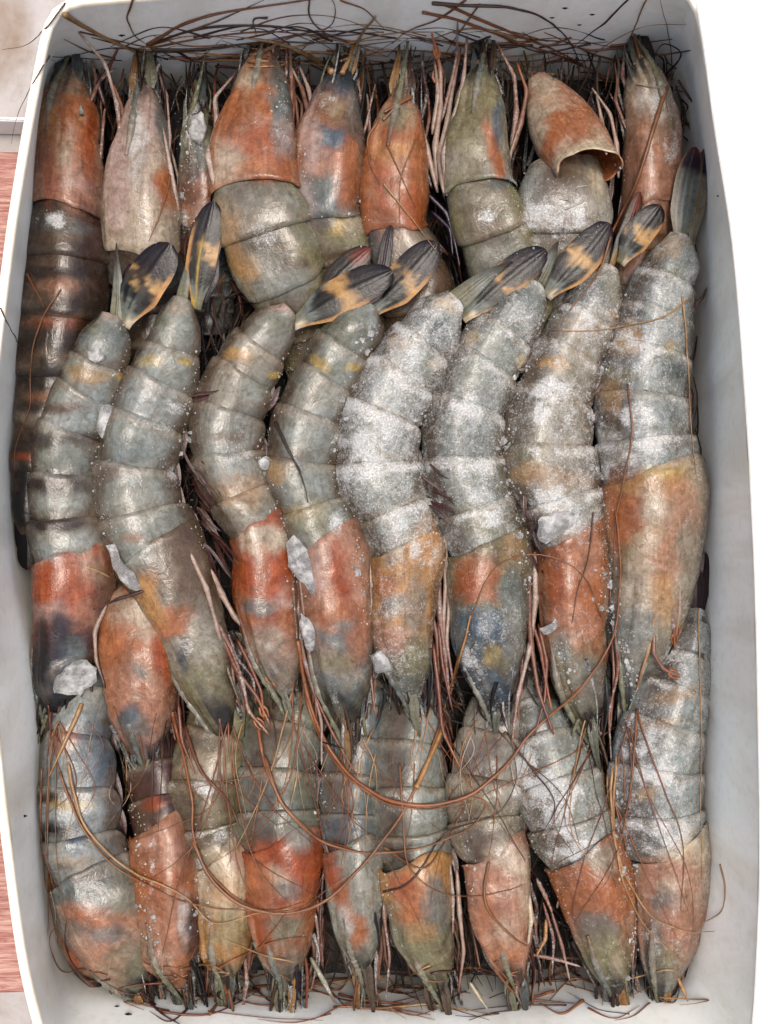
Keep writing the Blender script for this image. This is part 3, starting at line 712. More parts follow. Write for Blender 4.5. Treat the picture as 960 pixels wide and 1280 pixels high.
def leg(pr, pts, r, colname, tipcol=None, claw=False):
    p = np.asarray(pts, float); c = PAL[colname]; tc = PAL[tipcol] if tipcol else c * .85
    segs = []; rad = []
    k = len(p) - 1
    for i in range(k):                                      # each joint: a slight swelling
        for t in np.linspace(0, 1, 7, endpoint=(i == k - 1)):
            segs.append(p[i] * (1 - t) + p[i + 1] * t); f = (i + t) / k
            rad.append(r * (1 - .62 * f) * (1.16 - .30 * math.sin(math.pi * t) ** .6) if t < 1 else r * .2)
    rad = np.array(rad); rad[:4] *= [.25, .6, .85, .97]
    segs = np.array(segs); ss = segs.copy(); ss[1:-1] = (segs[:-2] + 2 * segs[1:-1] + segs[2:]) / 4
    x = np.linspace(0, 1, len(ss)); w = sst(.6, .95, x)[:, None]; cc = (c * (1 - w) + tc * w) * (0.75 + .5 * fbm(ss, 14, 6))[:, None]
    g = tube(ss, rad, cc, 7, 0.85, frost=random.choice([0, .12, .3, .45]))
    if claw:
        d = ss[-1] - ss[-6]; d /= np.linalg.norm(d); sdv = np.cross(d, [0, 0, 1.0])
        for sg in (-1, 1):
            q0 = ss[-5] + sdv * sg * r * .5; tube(catmull([q0, q0 + d * 7 + sdv * sg * 2.4, q0 + d * 16 + sdv * sg * .6], 8), [r * .5, r * .38, .4], tc, 6, geo=g)
    return build('walking_leg', g, M_LEG, pr.root, pr.org)

# ------------------------------------------------------------------ frost: where the ice film lies thick
FROST += [(465, 560, 50, 75, .75), (505, 455, 45, 50, .62), (490, 640, 30, 40, .5), (520, 690, 14, 70, .85), (500, 660, 20, 20, .9), (690, 500, 40, 60, .95), (740, 400, 40, 40, .55), (690, 620, 40, 40, .7),
          (705, 655, 40, 16, .9), (640, 395, 40, 50, .5), (590, 500, 46, 60, .52), (590, 600, 45, 40, .6), (610, 650, 30, 14, .75), (545, 690, 16, 22, .9), (800, 440, 50, 60, .62), (800, 540, 45, 50, .72),
          (840, 350, 40, 50, .58), (755, 560, 12, 60, .6), (700, 1000, 50, 55, .95), (720, 1060, 50, 30, .7), (660, 980, 22, 60, .8), (820, 960, 50, 70, .85), (850, 840, 40, 50, .8), (835, 1040, 46, 40, .7), (825, 1175, 28, 34, .75),
          (612, 268, 18, 13, .95), (700, 265, 50, 40, .85), (665, 290, 30, 30, .5), (825, 130, 22, 40, .9), (838, 185, 12, 30, .9), (170, 200, 20, 50, .55), (180, 280, 36, 30, .5), (70, 275, 22, 14, .9), (325, 290, 30, 24, .55), (350, 345, 30, 30, .45),
          (235, 150, 16, 50, .75), (240, 210, 14, 30, .8), (228, 278, 12, 20, .9), (260, 975, 28, 26, .7), (262, 1040, 30, 24, .55), (190, 1080, 10, 60, .8), (205, 1200, 16, 30, .55), (360, 960, 40, 50, .35), (405, 700, 12, 40, .75), (420, 650, 12, 22, .8), (640, 1060, 30, 16, .7),
          (590, 820, 14, 30, .8), (598, 780, 24, 20, .6), (700, 820, 12, 30, .6), (475, 825, 14, 16, .9), (420, 870, 10, 24, .75), (355, 150, 16, 40, .6), (340, 1130, 30, 16, .3), (200, 520, 40, 40, .25), (225, 590, 24, 30, .5), (195, 555, 12, 60, .3), (290, 560, 40, 50, .4), (390, 600, 40, 60, .32),
          (410, 130, 16, 14, .6), (790, 760, 30, 40, .4), (505, 240, 14, 10, .25), (605, 620, 20, 30, .5), (260, 1190, 30, 20, .3), (500, 1000, 40, 40, .35), (130, 430, 24, 20, .35), (105, 515, 30, 22, .3), (215, 510, 20, 14, .5)]

U = -62   # level of the hidden tails in the layer below
# ---- top row: heads up
prawn('T1', [(37, 668, 14, -4), (36, 615, 17, -4), (42, 568, 22, -6), (53, 525, 28, -8), (64, 485, 34, -8), (69, 440, 42, -8), (78, 380, 46, -6), (84, 320, 47, -4)], [(86, 262, 41, -2), (86, 220, 38, 0), (86, 180, 36, 0), (86, 140, 31, 0), (88, 108, 20, 0)], (92, 48, 10),
      'dark brown banded prawn against the left wall, orange head in the top left corner', roll=25, base='brown', band='dbrown', bandk=1.0, cap=('rose', 'orange', 'pale'), capk=(.35, .8), frost=.0,
      blobs=[(88, 335, 44, 16, 'brown', .8), (84, 355, 44, 7, 'rose', .5), (80, 300, 40, 12, 'brown', .5), (75, 402, 40, 7, 'rose', .5), (84, 380, 40, 8, 'brown', .6), (66, 448, 34, 7, 'brown', .7), (72, 425, 60, 18, 'dbrown', 1), (62, 470, 50, 14, 'black', .8), (80, 342, 60, 10, 'dbrown', .9), (78, 388, 50, 9, 'dbrown', .9), (82, 312, 60, 8, 'dbrown', .7), (75, 405, 50, 7, 'deep', .35), (84, 362, 50, 6, 'rose', .4), (50, 505, 30, 9, 'dbrown', .9), (55, 495, 26, 6, 'orange', .4), (36, 560, 26, 26, 'dbrown', .85), (33, 630, 26, 60, 'black', .95), (30, 570, 16, 5, 'deep', .7),
             (120, 350, 24, 90, 'dbrown', .8), (115, 270, 14, 60, 'maroon', .7), (84, 285, 36, 10, 'slate', .5), (88, 240, 30, 24, 'pink', .4), (62, 225, 12, 40, 'deep', .5), (112, 180, 10, 50, 'deep', .7), (80, 190, 10, 20, 'pale', .7), (55, 150, 14, 22, 'amber', .6), (96, 250, 24, 14, 'orange', .5)],
      fans=[(33, 650, 36, 712, 14, 'black', 4, 0), (30, 640, 26, 690, 10, 'black', 2, 0)], swim=False)
prawn('T2', [(205, 560, 30, U), (195, 480, 36, U), (190, 400, 40, U + 6), (186, 350, 42, U + 20)], [(182, 305, 42, -14), (178, 260, 41, -2), (178, 205, 33, 2), (181, 155, 23, 4), (181, 112, 14, 4)], (181, 52, 14),
      'prawn with a pinkish white frosted head, second from the left in the top row', roll=20, base='dbrown', cap=('pale', 'pink', 'pink'), capk=(.35, .8), frost=.12,
      blobs=[(208, 235, 14, 34, 'orange', .95), (200, 195, 14, 24, 'pale', .5), (172, 180, 12, 50, 'white', .6), (150, 230, 14, 60, 'pink', .9), (205, 150, 10, 30, 'slate', .8), (182, 290, 34, 20, 'pale', .5)], legcol='legpale')
prawn('T2b', [(262, 420, 26, U - 10), (260, 340, 30, U)], [(256, 280, 28, -38), (254, 232, 25, -26), (251, 182, 19, -20), (249, 140, 11, -18)], (258, 60, 12),
      'small half hidden prawn with a frosty narrow head wedged between two top row heads', roll=30, base='slate', cap=('rose', 'slate', 'stem'), capk=(.4, .6), frost=.35,
      blobs=[(258, 238, 16, 18, 'orange', .7), (240, 240, 14, 20, 'maroon', .5)], swim=False)
prawn('T3', [(420, 560, 30, U), (405, 480, 38, U), (388, 415, 42, U + 14), (370, 375, 46, -26), (352, 335, 52, -10), (336, 290, 56, 0)], [(322, 240, 53, 4), (320, 200, 50, 6), (325, 160, 43, 6), (330, 120, 34, 6), (331, 86, 23, 6)], (338, 34, 12),
      'large plump top row prawn with glossy orange head and olive back', roll=12, base='olive', band='brown', bandk=.3, cap=('orange', 'orange', 'pale'), capk=(.55, .9), frost=.12,
      blobs=[(330, 265, 50, 26, 'flesh', .7), (350, 350, 40, 34, 'grey', .7), (290, 300, 20, 40, 'amber', .5), (310, 335, 20, 20, 'amber', .6), (370, 330, 24, 10, 'brown', .5), (288, 205, 20, 34, 'pale', .75), (315, 175, 30, 16, 'deep', .6), (345, 195, 26, 34, 'deep', .4), (352, 150, 16, 50, 'slate', .85), (345, 110, 16, 30, 'slate', .8), (310, 100, 16, 14, 'pale', .8), (355, 165, 14, 20, 'pink', .5), (310, 130, 22, 26, 'orange', .6), (335, 215, 40, 14, 'orange', .7)])
prawn('T4', [(475, 560, 26, U), (462, 480, 32, U), (448, 400, 36, U + 6), (434, 345, 36, -40), (428, 312, 36, -22)], [(410, 272, 40, -8), (410, 230, 39, 0), (414, 182, 38, 2), (420, 142, 31, 2), (427, 104, 20, 2)], None,
      'top row prawn with a bluish patch on its orange head and thick pale feelers', roll=20, base='olive', band='brown', bandk=.3, cap=('slate', 'orange', 'dblue'), capk=(.25, .62), frost=.1,
      blobs=[(430, 300, 30, 18, 'olive', .9), (420, 285, 12, 12, 'yellow', .8), (440, 285, 16, 14, 'pale', .6), (398, 250, 22, 30, 'slate', .8), (380, 250, 14, 40, 'pink', .5), (410, 205, 30, 12, 'rose', .9), (432, 225, 16, 40, 'orange', .9), (415, 170, 26, 22, 'dblue', .95), (386, 175, 14, 40, 'pink', .7), (425, 135, 18, 14, 'olive', .6), (455, 150, 20, 40, 'slate', .7), (412, 125, 16, 14, 'pale', .5)])
prawn('T5', [(555, 590, 28, U), (545, 500, 36, U), (530, 420, 42, U + 10), (522, 365, 42, -38), (510, 325, 40, -26)], [(494, 285, 37, -12), (494, 240, 37, -2), (497, 190, 34, 2), (503, 150, 25, 2), (505, 116, 14, 2)], (511, 34, 10),
      'prawn with a smooth bright orange head under crossing brown feelers, top row', roll=20, base='brown', band='dbrown', bandk=.5, cap=('orange', 'rose', 'stem'), capk=(.7, .92), frost=.04,
      blobs=[(494, 230, 34, 50, 'orange', .8), (512, 260, 16, 30, 'deep', .5), (480, 220, 12, 60, 'deep', .5), (490, 190, 26, 14, 'amber', .7), (495, 145, 24, 16, 'stem', .8), (520, 345, 40, 40, 'brown', .7), (510, 300, 30, 14, 'pale', .5)])
prawn('T6', [(690, 560, 30, U), (672, 480, 38, U), (655, 410, 42, U + 12), (640, 355, 44, -34), (626, 312, 47, -16), (612, 272, 46, -4)], [(600, 235, 42, 0), (597, 190, 38, 4), (600, 140, 31, 4), (604, 98, 18, 4)], (612, 30, 10),
      'top row prawn with an olive head, orange side stripe and pale leg bundle', roll=18, base='olive', band='brown', bandk=.25, cap=('flesh', 'olive', 'stem'), capk=(.3, .75), frost=.14,
      blobs=[(618, 190, 9, 44, 'orange', 1, -12), (600, 250, 34, 14, 'flesh', .7), (624, 228, 16, 10, 'slate', .85), (585, 200, 24, 50, 'olive', .6), (624, 150, 8, 34, 'dblue', .7), (600, 130, 18, 20, 'olive', .5), (622, 320, 40, 24, 'grey', .6), (575, 240, 14, 14, 'olive', .8)], legs=False)
prawn('T7', [(772, 560, 28, U), (758, 480, 36, U), (738, 410, 42, U + 10), (716, 350, 48, -40), (704, 300, 54, -22), (704, 258, 56, -8)], [(704, 225, 50, -14), (698, 195, 40, -26), (690, 160, 30, -30), (680, 120, 16, -30)], None,
      'prawn whose hollow orange head shell gapes open above its frosty body, top row', roll=10, base='flesh', band='pale', bandk=.3, cap=('orange', 'rose', 'pale'), capk=(.35, .7), frost=.3, hollow=True,
      blobs=[(690, 140, 26, 22, 'pale', .7), (692, 165, 22, 28, 'orange', .9), (716, 150, 30, 20, 'orange', .8), (670, 160, 16, 34, 'pale', .9), (745, 205, 16, 40, 'cream', .7), (680, 105, 20, 14, 'pale', .8), (715, 195, 14, 20, 'pale', .5)], legs=False, gunk=34)
prawn('T8', [(775, 560, 24, U), (782, 470, 32, U), (792, 390, 36, U + 6), (800, 330, 36, -42), (808, 288, 35, -24)], [(812, 250, 33, -10), (813, 200, 32, 0), (813, 150, 29, 2), (808, 110, 23, 4), (801, 78, 14, 4)], (778, 32, 10),
      'prawn with a salmon pink head and white frosted cheek in the top right corner', roll=-18, base='rose', band='brown', bandk=.3, cap=('rose', 'pale', 'pale'), capk=(.55, .8), frost=.2,
      blobs=[(815, 270, 30, 20, 'rose', .9), (810, 220, 26, 30, 'rose', .6), (800, 160, 18, 26, 'rose', .6), (820, 120, 24, 24, 'white', .4)])

# ---- bottom row: heads down, tails hidden under the middle row
prawn('B1', [(112, 760, 24, U), (110, 820, 30, U + 8), (106, 880, 34, -30), (100, 940, 41, -18), (99, 1000, 46, -12), (105, 1050, 47, -8)], [(118, 1092, 48, -4), (130, 1135, 50, 0), (146, 1175, 42, 0), (160, 1208, 29, -2), (170, 1232, 17, -4)], (220, 1264, -4),
      'pale blue grey prawn with dark notches on its left edge in the bottom left corner', roll=70, base='blue', band='slate', bandk=.3, cap=('slate', 'rose', 'green'), capk=(.33, .68), frost=.08,
      blobs=[(115, 940, 26, 50, 'dblue', .75), (78, 925, 20, 16, 'deep', .6), (68, 965, 20, 10, 'slate', .7), (68, 998, 36, 11, 'dbrown', 1), (85, 1006, 30, 6, 'yellow', .6), (72, 1042, 28, 11, 'black', 1), (98, 1050, 11, 30, 'dblue', .9, 12), (92, 1078, 24, 8, 'cream', .6), (110, 1090, 40, 18, 'brown', .5), (100, 1125, 40, 10, 'slate', .7), (125, 1148, 42, 13, 'orange', .95, 12), (135, 1170, 24, 10, 'slate', .7), (160, 1200, 24, 20, 'green', .7), (150, 1120, 20, 40, 'olive', .4), (90, 1140, 12, 14, 'rose', .6)])
prawn('B1b', [(70, 960, 22, U), (74, 1020, 24, U), (78, 1060, 24, U + 12)], [(84, 1100, 25, -30), (94, 1140, 24, -26), (103, 1180, 22, -22), (112, 1212, 16, -22)], None,
      'mostly hidden prawn, only an orange shell edge showing by the bottom left wall', roll=60, base='brown', cap=('orange', 'rose', 'rose'), frost=.0, blobs=[(92, 1180, 10, 40, 'deep', .8), (110, 1195, 16, 16, 'rose', .8)], swim=False, legs=False, scales=False, gunk=0)
prawn('B2', [(150, 800, 28, U - 6), (172, 860, 32, U), (190, 920, 34, -48), (200, 965, 35, -36), (206, 1005, 36, -24)], [(210, 1040, 36, -10), (212, 1085, 40, -2), (213, 1140, 38, 0), (217, 1185, 31, -2), (226, 1222, 18, -4)], (243, 1266, -2),
      'bottom row prawn with a pinkish orange head, second from the left', roll=30, base='maroon', band='dbrown', bandk=.8, cap=('orange', 'rose', 'rose'), capk=(.5, .8), frost=.06,
      blobs=[(205, 980, 36, 30, 'maroon', .8), (190, 1005, 16, 12, 'deep', .7), (205, 1060, 34, 24, 'rose', .8), (200, 1105, 24, 14, 'deep', .4), (232, 1070, 12, 34, 'purple', .4), (230, 1150, 10, 30, 'white', .8), (242, 1160, 10, 44, 'purple', .8), (205, 1150, 26, 30, 'rose', .7), (235, 1210, 20, 20, 'orange', .7)], legcol='legred')
prawn('B3', [(305, 790, 28, U), (295, 850, 34, U), (280, 905, 38, -46), (266, 950, 40, -30), (262, 1000, 44, -20), (268, 1045, 42, -14)], [(285, 1074, 33, -4), (286, 1120, 31, 0), (284, 1160, 28, -2), (283, 1190, 23, -4), (283, 1215, 14, -6)], (281, 1262, -4),
      'prawn with a cream coloured empty looking head shell in the bottom row', roll=30, base='olive', band='brown', bandk=.6, cap=('cream', 'amber', 'olive'), capk=(.42, .85), frost=.25,
      blobs=[(280, 1085, 34, 20, 'cream', .8), (302, 1072, 10, 24, 'rose', .7), (285, 1120, 30, 24, 'amber', .5), (258, 960, 30, 30, 'pale', .5), (280, 1000, 24, 20, 'brown', .5), (262, 1055, 34, 14, 'brown', .6), (288, 1165, 26, 24, 'olive', .7)])
prawn('B4', [(390, 790, 28, U), (378, 850, 36, U), (362, 905, 40, -44), (352, 950, 43, -28), (350, 1000, 45, -18), (352, 1035, 44, -10)], [(356, 1058, 43, -2), (355, 1100, 42, 0), (355, 1148, 36, -2), (356, 1182, 29, -4), (357, 1210, 19, -6)], (336, 1262, -4),
      'bottom row prawn with the deepest orange, squarest head, fourth from the left', roll=25, base='green', band='slate', bandk=.4, cap=('deep', 'deep', 'green'), capk=(.5, .72), frost=.16,
      blobs=[(356, 1075, 44, 26, 'deep', .95), (380, 1080, 18, 40, 'deep', .7), (345, 1105, 18, 16, 'pale', .7), (358, 1112, 20, 10, 'slate', .6), (325, 1110, 14, 40, 'orange', .8), (385, 1150, 12, 40, 'orange', .8), (355, 1165, 26, 20, 'green', .8), (350, 1010, 30, 24, 'slate', .5), (375, 1045, 18, 14, 'grey', .8)])
prawn('B5', [(470, 800, 26, U), (462, 860, 32, U), (450, 920, 34, -50), (442, 980, 36, -36), (440, 1030, 37, -26)], [(442, 1062, 36, -14), (446, 1108, 33, -6), (449, 1152, 28, -6), (452, 1188, 18, -8)], (456, 1262, -6),
      'slim prawn with a greyish head and one orange streak, middle of the bottom row', roll=30, base='slate', band='brown', bandk=.4, cap=('flesh', 'grey', 'olive'), capk=(.4, .8), frost=.14,
      blobs=[(452, 1085, 22, 30, 'grey', .7), (430, 1120, 12, 26, 'orange', .9, -20), (446, 1165, 14, 22, 'orange', .95), (414, 1085, 14, 26, 'deep', .8), (430, 1030, 30, 24, 'dblue', .5), (432, 1150, 9, 20, 'white', .5)])
prawn('B6', [(535, 800, 28, U), (528, 860, 34, U), (516, 915, 38, -44), (512, 965, 42, -30), (515, 1015, 45, -20), (520, 1060, 42, -14)], [(522, 1086, 39, -4), (526, 1132, 37, -2), (536, 1182, 29, -4), (546, 1224, 16, -6)], (554, 1274, -6),
      'bottom row prawn with an orange wedge on its green grey head', roll=35, base='grey', band='olive', bandk=.4, cap=('amber', 'green', 'olive'), capk=(.3, .6), frost=.16,
      blobs=[(515, 1135, 20, 26, 'orange', .95), (500, 1110, 14, 14, 'deep', .7), (545, 1135, 18, 36, 'slate', .8), (545, 1090, 20, 16, 'amber', .6), (530, 1180, 26, 18, 'olive', .8), (543, 1210, 14, 14, 'olive', .9), (525, 1165, 20, 12, 'amber', .5)])
prawn('B7', [(640, 800, 28, U), (632, 860, 36, U), (620, 915, 40, -44), (610, 965, 44, -28), (606, 1015, 45, -20), (612, 1045, 42, -12)], [(622, 1068, 38, -4), (626, 1100, 36, 0), (629, 1140, 34, -2), (636, 1182, 27, -4), (643, 1218, 15, -6)], (647, 1246, -6),
      'prawn with a smooth salmon orange tapered head below a curved feeler, bottom row', roll=20, base='flesh', band='brown', bandk=.4, cap=('rose', 'rose', 'orange'), capk=(.5, .85), frost=.16,
      blobs=[(622, 1110, 28, 34, 'rose', .9), (606, 1130, 12, 40, 'orange', .6), (640, 1075, 30, 18, 'pale', .8), (655, 1110, 12, 34, 'pale', .7), (630, 1195, 20, 26, 'orange', .8), (634, 1165, 14, 24, 'pale', .4), (600, 1000, 30, 30, 'olive', .5), (600, 960, 20, 20, 'purple', .3)])
prawn('B8', [(640, 800, 28, U - 8), (655, 860, 36, U - 4), (670, 905, 42, -46), (686, 945, 47, -30), (704, 990, 51, -18), (718, 1032, 51, -12)], [(732, 1066, 46, -4), (743, 1094, 44, 0), (751, 1132, 40, -2), (759, 1182, 32, -4), (769, 1226, 18, -6)], (774, 1272, -4),
      'heavily frosted prawn with an orange and olive head, second from right, bottom row', roll=40, base='grey', band='flesh', bandk=.5, cap=('orange', 'rose', 'olive'), capk=(.5, .52), frost=.42,
      blobs=[(735, 1070, 40, 16, 'flesh', .8), (740, 1115, 36, 28, 'orange', .9), (765, 1130, 18, 26, 'orange', .8), (750, 1165, 30, 24, 'slate', .7), (755, 1195, 26, 30, 'olive', .9), (770, 1205, 8, 16, 'pale', .6)])
prawn('B9', [(873, 760, 16, -8), (866, 805, 27, -8), (850, 852, 38, -8), (834, 900, 46, -8), (824, 955, 52, -6), (823, 1005, 53, -4), (828, 1038, 51, -2)], [(837, 1062, 46, 0), (839, 1102, 43, 0), (837, 1150, 39, -2), (833, 1192, 31, -4), (829, 1226, 19, -6)], (814, 1266, -4),
      'whole white frosted prawn lying along the right wall in the bottom right corner', roll=45, base='blue', band='grey', bandk=.35, cap=('pale', 'rose', 'grey'), capk=(.3, .66), frost=.42,
      blobs=[(845, 870, 30, 9, 'tan', .5, -20), (820, 910, 34, 8, 'tan', .5, -20), (810, 990, 16, 8, 'tan', .5), (835, 1045, 34, 14, 'slate', .5), (850, 1065, 30, 20, 'cream', .9), (830, 1090, 40, 16, 'rose', .8), (812, 1110, 18, 30, 'rose', .8), (862, 1100, 16, 30, 'rose', .6), (835, 1125, 18, 12, 'slate', .8), (850, 1150, 20, 40, 'rose', .5), (820, 1190, 14, 40, 'slate', .7), (835, 1200, 16, 20, 'olive', .7)],
      fans=[(872, 762, 866, 706, 12, 'dark', -4, -2), (876, 762, 880, 690, 10, 'dark', -8, -6)], swim=False)
prawn('B0', [(150, 480, 26, U), (142, 560, 34, U), (142, 630, 38, U), (152, 690, 38, -52), (162, 725, 36, -40)], [(168, 752, 36, -20), (174, 800, 41, -12), (178, 850, 41, -10), (179, 892, 35, -12), (182, 930, 22, -14)], (190, 990, -14),
      'pale collared orange prawn head wedged low between the two leftmost middle row prawns', roll=15, base='brown', cap=('orange', 'rose', 'dblue'), capk=(.56, .78), frost=.06,
      blobs=[(172, 762, 36, 20, 'pale', .85), (185, 785, 24, 18, 'pale', .5), (150, 800, 20, 30, 'orange', .9), (178, 815, 34, 16, 'orange', .9), (205, 820, 12, 40, 'deep', .8), (170, 843, 14, 9, 'slate', .7), (160, 895, 12, 18, 'dblue', .9), (196, 880, 16, 40, 'rose', .9), (150, 860, 14, 26, 'rose', .7), (172, 905, 20, 18, 'slate', .7)])

# ---- middle row: tails up, heads down, on top of the others
prawn('M1', [(140, 392, 22, 22), (133, 425, 32, 18), (120, 465, 38, 12), (100, 508, 40, 8), (85, 550, 40, 4), (81, 600, 41, 2), (85, 655, 44, 0)], [(92, 698, 47, 0), (92, 740, 46, 0), (86, 790, 40, -4), (76, 842, 31, -8), (69, 888, 18, -10)], (58, 925, -12),
      'leftmost middle row prawn, grey with brown bands and a deep orange patch', roll=62, base='grey', band='brown', bandk=.8, cap=('deep', 'navy', 'black'), capk=(.44, .82), frost=.1,
      blobs=[(130, 420, 34, 20, 'slate', .7), (118, 410, 12, 10, 'green', .6), (112, 468, 26, 10, 'tan', .7), (152, 471, 7, 4, 'yellow', .9), (135, 388, 24, 8, 'pink', .7), (62, 525, 10, 10, 'white', .5), (100, 515, 36, 20, 'blue', .8), (75, 550, 60, 10, 'dbrown', .8), (90, 585, 34, 18, 'slate', .5), (66, 606, 48, 11, 'dbrown', 1), (70, 508, 40, 8, 'brown', .8), (68, 654, 50, 10, 'dbrown', 1), (120, 650, 18, 24, 'brown', .5), (60, 690, 20, 10, 'blue', .8), (80, 735, 34, 34, 'deep', 1), (112, 715, 18, 26, 'pale', .4), (128, 740, 18, 40, 'brown', .7), (60, 770, 22, 16, 'pink', .6), (100, 775, 20, 18, 'rose', .6), (75, 800, 24, 26, 'navy', .85), (90, 815, 18, 20, 'slate', .8), (112, 800, 14, 26, 'maroon', .8), (50, 820, 10, 50, 'black', .9)],
      fans=[(146, 394, 147, 304, 9, 'telson', 26, 30), (160, 396, 212, 304, 27, 'banded', 24, 44), (152, 396, 168, 330, 12, 'dark', 18, 22)])
prawn('M2', [(229, 372, 20, 24), (222, 408, 29, 20), (213, 450, 37, 14), (195, 497, 45, 10), (179, 545, 48, 8), (171, 595, 48, 6), (180, 645, 53, 4)], [(199, 688, 54, 4), (219, 740, 46, 2), (240, 800, 39, -2), (259, 852, 31, -6), (277, 908, 17, -10)], (292, 952, -10),
      'second middle row prawn from the left, brown ruffled swimmerets along its right edge', roll=62, base='grey', band='brown', bandk=.4, cap=('brown', 'flesh', 'olive'), capk=(.3, .6), frost=.16,
      blobs=[(205, 400, 10, 12, 'green', .8), (228, 385, 14, 10, 'pale', .6), (187, 453, 16, 8, 'yellow', .6), (232, 452, 9, 5, 'yellow', .9), (180, 505, 34, 20, 'blue', .5), (160, 560, 30, 20, 'slate', .5), (140, 588, 20, 10, 'brown', .6), (165, 640, 34, 24, 'flesh', .4), (175, 690, 30, 16, 'grey', .8), (165, 672, 16, 6, 'orange', .5), (225, 690, 30, 18, 'brown', .7), (215, 775, 34, 17, 'orange', 1), (190, 745, 16, 34, 'amber', .9, -20), (240, 740, 16, 30, 'brown', .6), (235, 820, 10, 26, 'navy', .8), (258, 800, 16, 40, 'flesh', .7), (250, 850, 20, 20, 'olive', .8)],
      fans=[(229, 374, 238, 306, 8, 'telson', 24, 30), (246, 372, 266, 252, 20, 'rib', 22, 42), (256, 372, 262, 300, 15, 'dark', 16, 22)])
prawn('M3', [(364, 386, 20, 24), (348, 405, 29, 20), (324, 440, 35, 14), (301, 480, 40, 10), (287, 522, 43, 6), (286, 565, 43, 4), (302, 612, 40, 2)], [(325, 662, 37, 2), (334, 720, 37, 2), (338, 780, 35, -2), (346, 822, 27, -6), (357, 866, 15, -10)], (366, 945, -12),
      'third middle row prawn from the left, olive grey with a white capped orange head', roll=62, base='flesh', band='brown', bandk=.45, cap=('deep', 'rose', 'flesh'), capk=(.55, .7), frost=.14,
      blobs=[(350, 385, 14, 9, 'pink', .9), (340, 410, 26, 12, 'green', .8), (297, 445, 16, 8, 'tan', .9), (342, 467, 9, 5, 'yellow', .9), (310, 480, 26, 16, 'grey', .7), (285, 520, 34, 20, 'slate', .5), (275, 570, 26, 14, 'grey', .6), (280, 545, 26, 6, 'brown', .6), (300, 610, 34, 20, 'amber', .4), (330, 676, 30, 19, 'pale', 1), (325, 720, 40, 24, 'deep', .95), (308, 760, 14, 24, 'orange', .8), (345, 750, 18, 18, 'pink', .7), (322, 760, 18, 14, 'slate', .8), (352, 780, 12, 24, 'orange', .7), (338, 800, 20, 18, 'flesh', .7)],
      fans=[(378, 398, 490, 338, 25, 'banded', 26, 44), (402, 368, 462, 310, 18, 'darkred', 18, 26)])
prawn('M4', [(462, 378, 22, 26), (452, 400, 31, 22), (433, 430, 34, 16), (416, 462, 36, 12), (397, 500, 39, 8), (384, 545, 41, 6), (379, 592, 43, 4), (392, 640, 44, 2)], [(411, 680, 45, 4), (420, 740, 44, 2), (423, 800, 41, -2), (428, 850, 33, -6), (432, 894, 20, -10)], (438, 985, -12),
      'fourth middle row prawn from the left, thin dark feeler lying on its back', roll=62, base='grey', band='brown', bandk=.35, cap=('rose', 'slate', 'olive'), capk=(.5, .85), frost=.18,
      blobs=[(430, 415, 34, 24, 'green', .7), (402, 455, 16, 9, 'yellow', .8, 20), (442, 463, 9, 6, 'yellow', .9), (395, 500, 30, 16, 'flesh', .5), (350, 590, 14, 14, 'tan', .6), (365, 570, 24, 8, 'brown', .5), (380, 640, 30, 12, 'yellow', .3), (385, 660, 30, 14, 'olive', .6), (425, 722, 16, 38, 'deep', 1), (405, 720, 10, 30, 'orange', .6), (445, 720, 14, 40, 'rose', .9), (395, 710, 14, 30, 'pink', .6), (420, 765, 34, 12, 'orange', .8), (418, 795, 26, 20, 'slate', .85), (445, 800, 14, 40, 'orange', .6), (420, 825, 24, 16, 'olive', .7), (435, 850, 14, 14, 'flesh', .6)],
      fans=[(470, 386, 546, 304, 25, 'banded', 24, 40), (470, 372, 490, 282, 9, 'dark', 22, 30)])
prawn('M5', [(572, 374, 22, 26), (556, 392, 31, 22), (530, 428, 38, 16), (505, 464, 43, 12), (486, 502, 47, 8), (472, 550, 49, 6), (477, 602, 51, 4), (496, 648, 45, 2)], [(508, 690, 43, 4), (506, 740, 40, 2), (504, 796, 37, -2), (512, 840, 26, -6), (516, 872, 14, -10)], (515, 925, -10),
      'middle row prawn with its back evenly coated in white frost, fifth from the left', roll=62, base='grey', band='amber', bandk=.3, cap=('amber', 'slate', 'olive'), capk=(.55, .8), frost=.54,
      blobs=[(560, 376, 16, 12, 'cream', .9), (540, 410, 24, 20, 'slate', .8), (545, 455, 9, 7, 'cream', .8), (497, 430, 16, 10, 'pale', .7), (530, 455, 10, 12, 'green', .6), (480, 520, 34, 10, 'flesh', .4), (535, 680, 24, 34, 'amber', .7), (490, 680, 20, 20, 'flesh', .7), (480, 735, 14, 26, 'orange', .8), (490, 755, 18, 14, 'slate', .8), (485, 790, 20, 24, 'rose', .7), (520, 760, 14, 40, 'slate', .6), (510, 820, 20, 24, 'olive', .8)],
      fans=[(588, 388, 682, 312, 23, 'banded', 24, 40), (574, 372, 640, 326, 15, 'telson', 30, 40)])
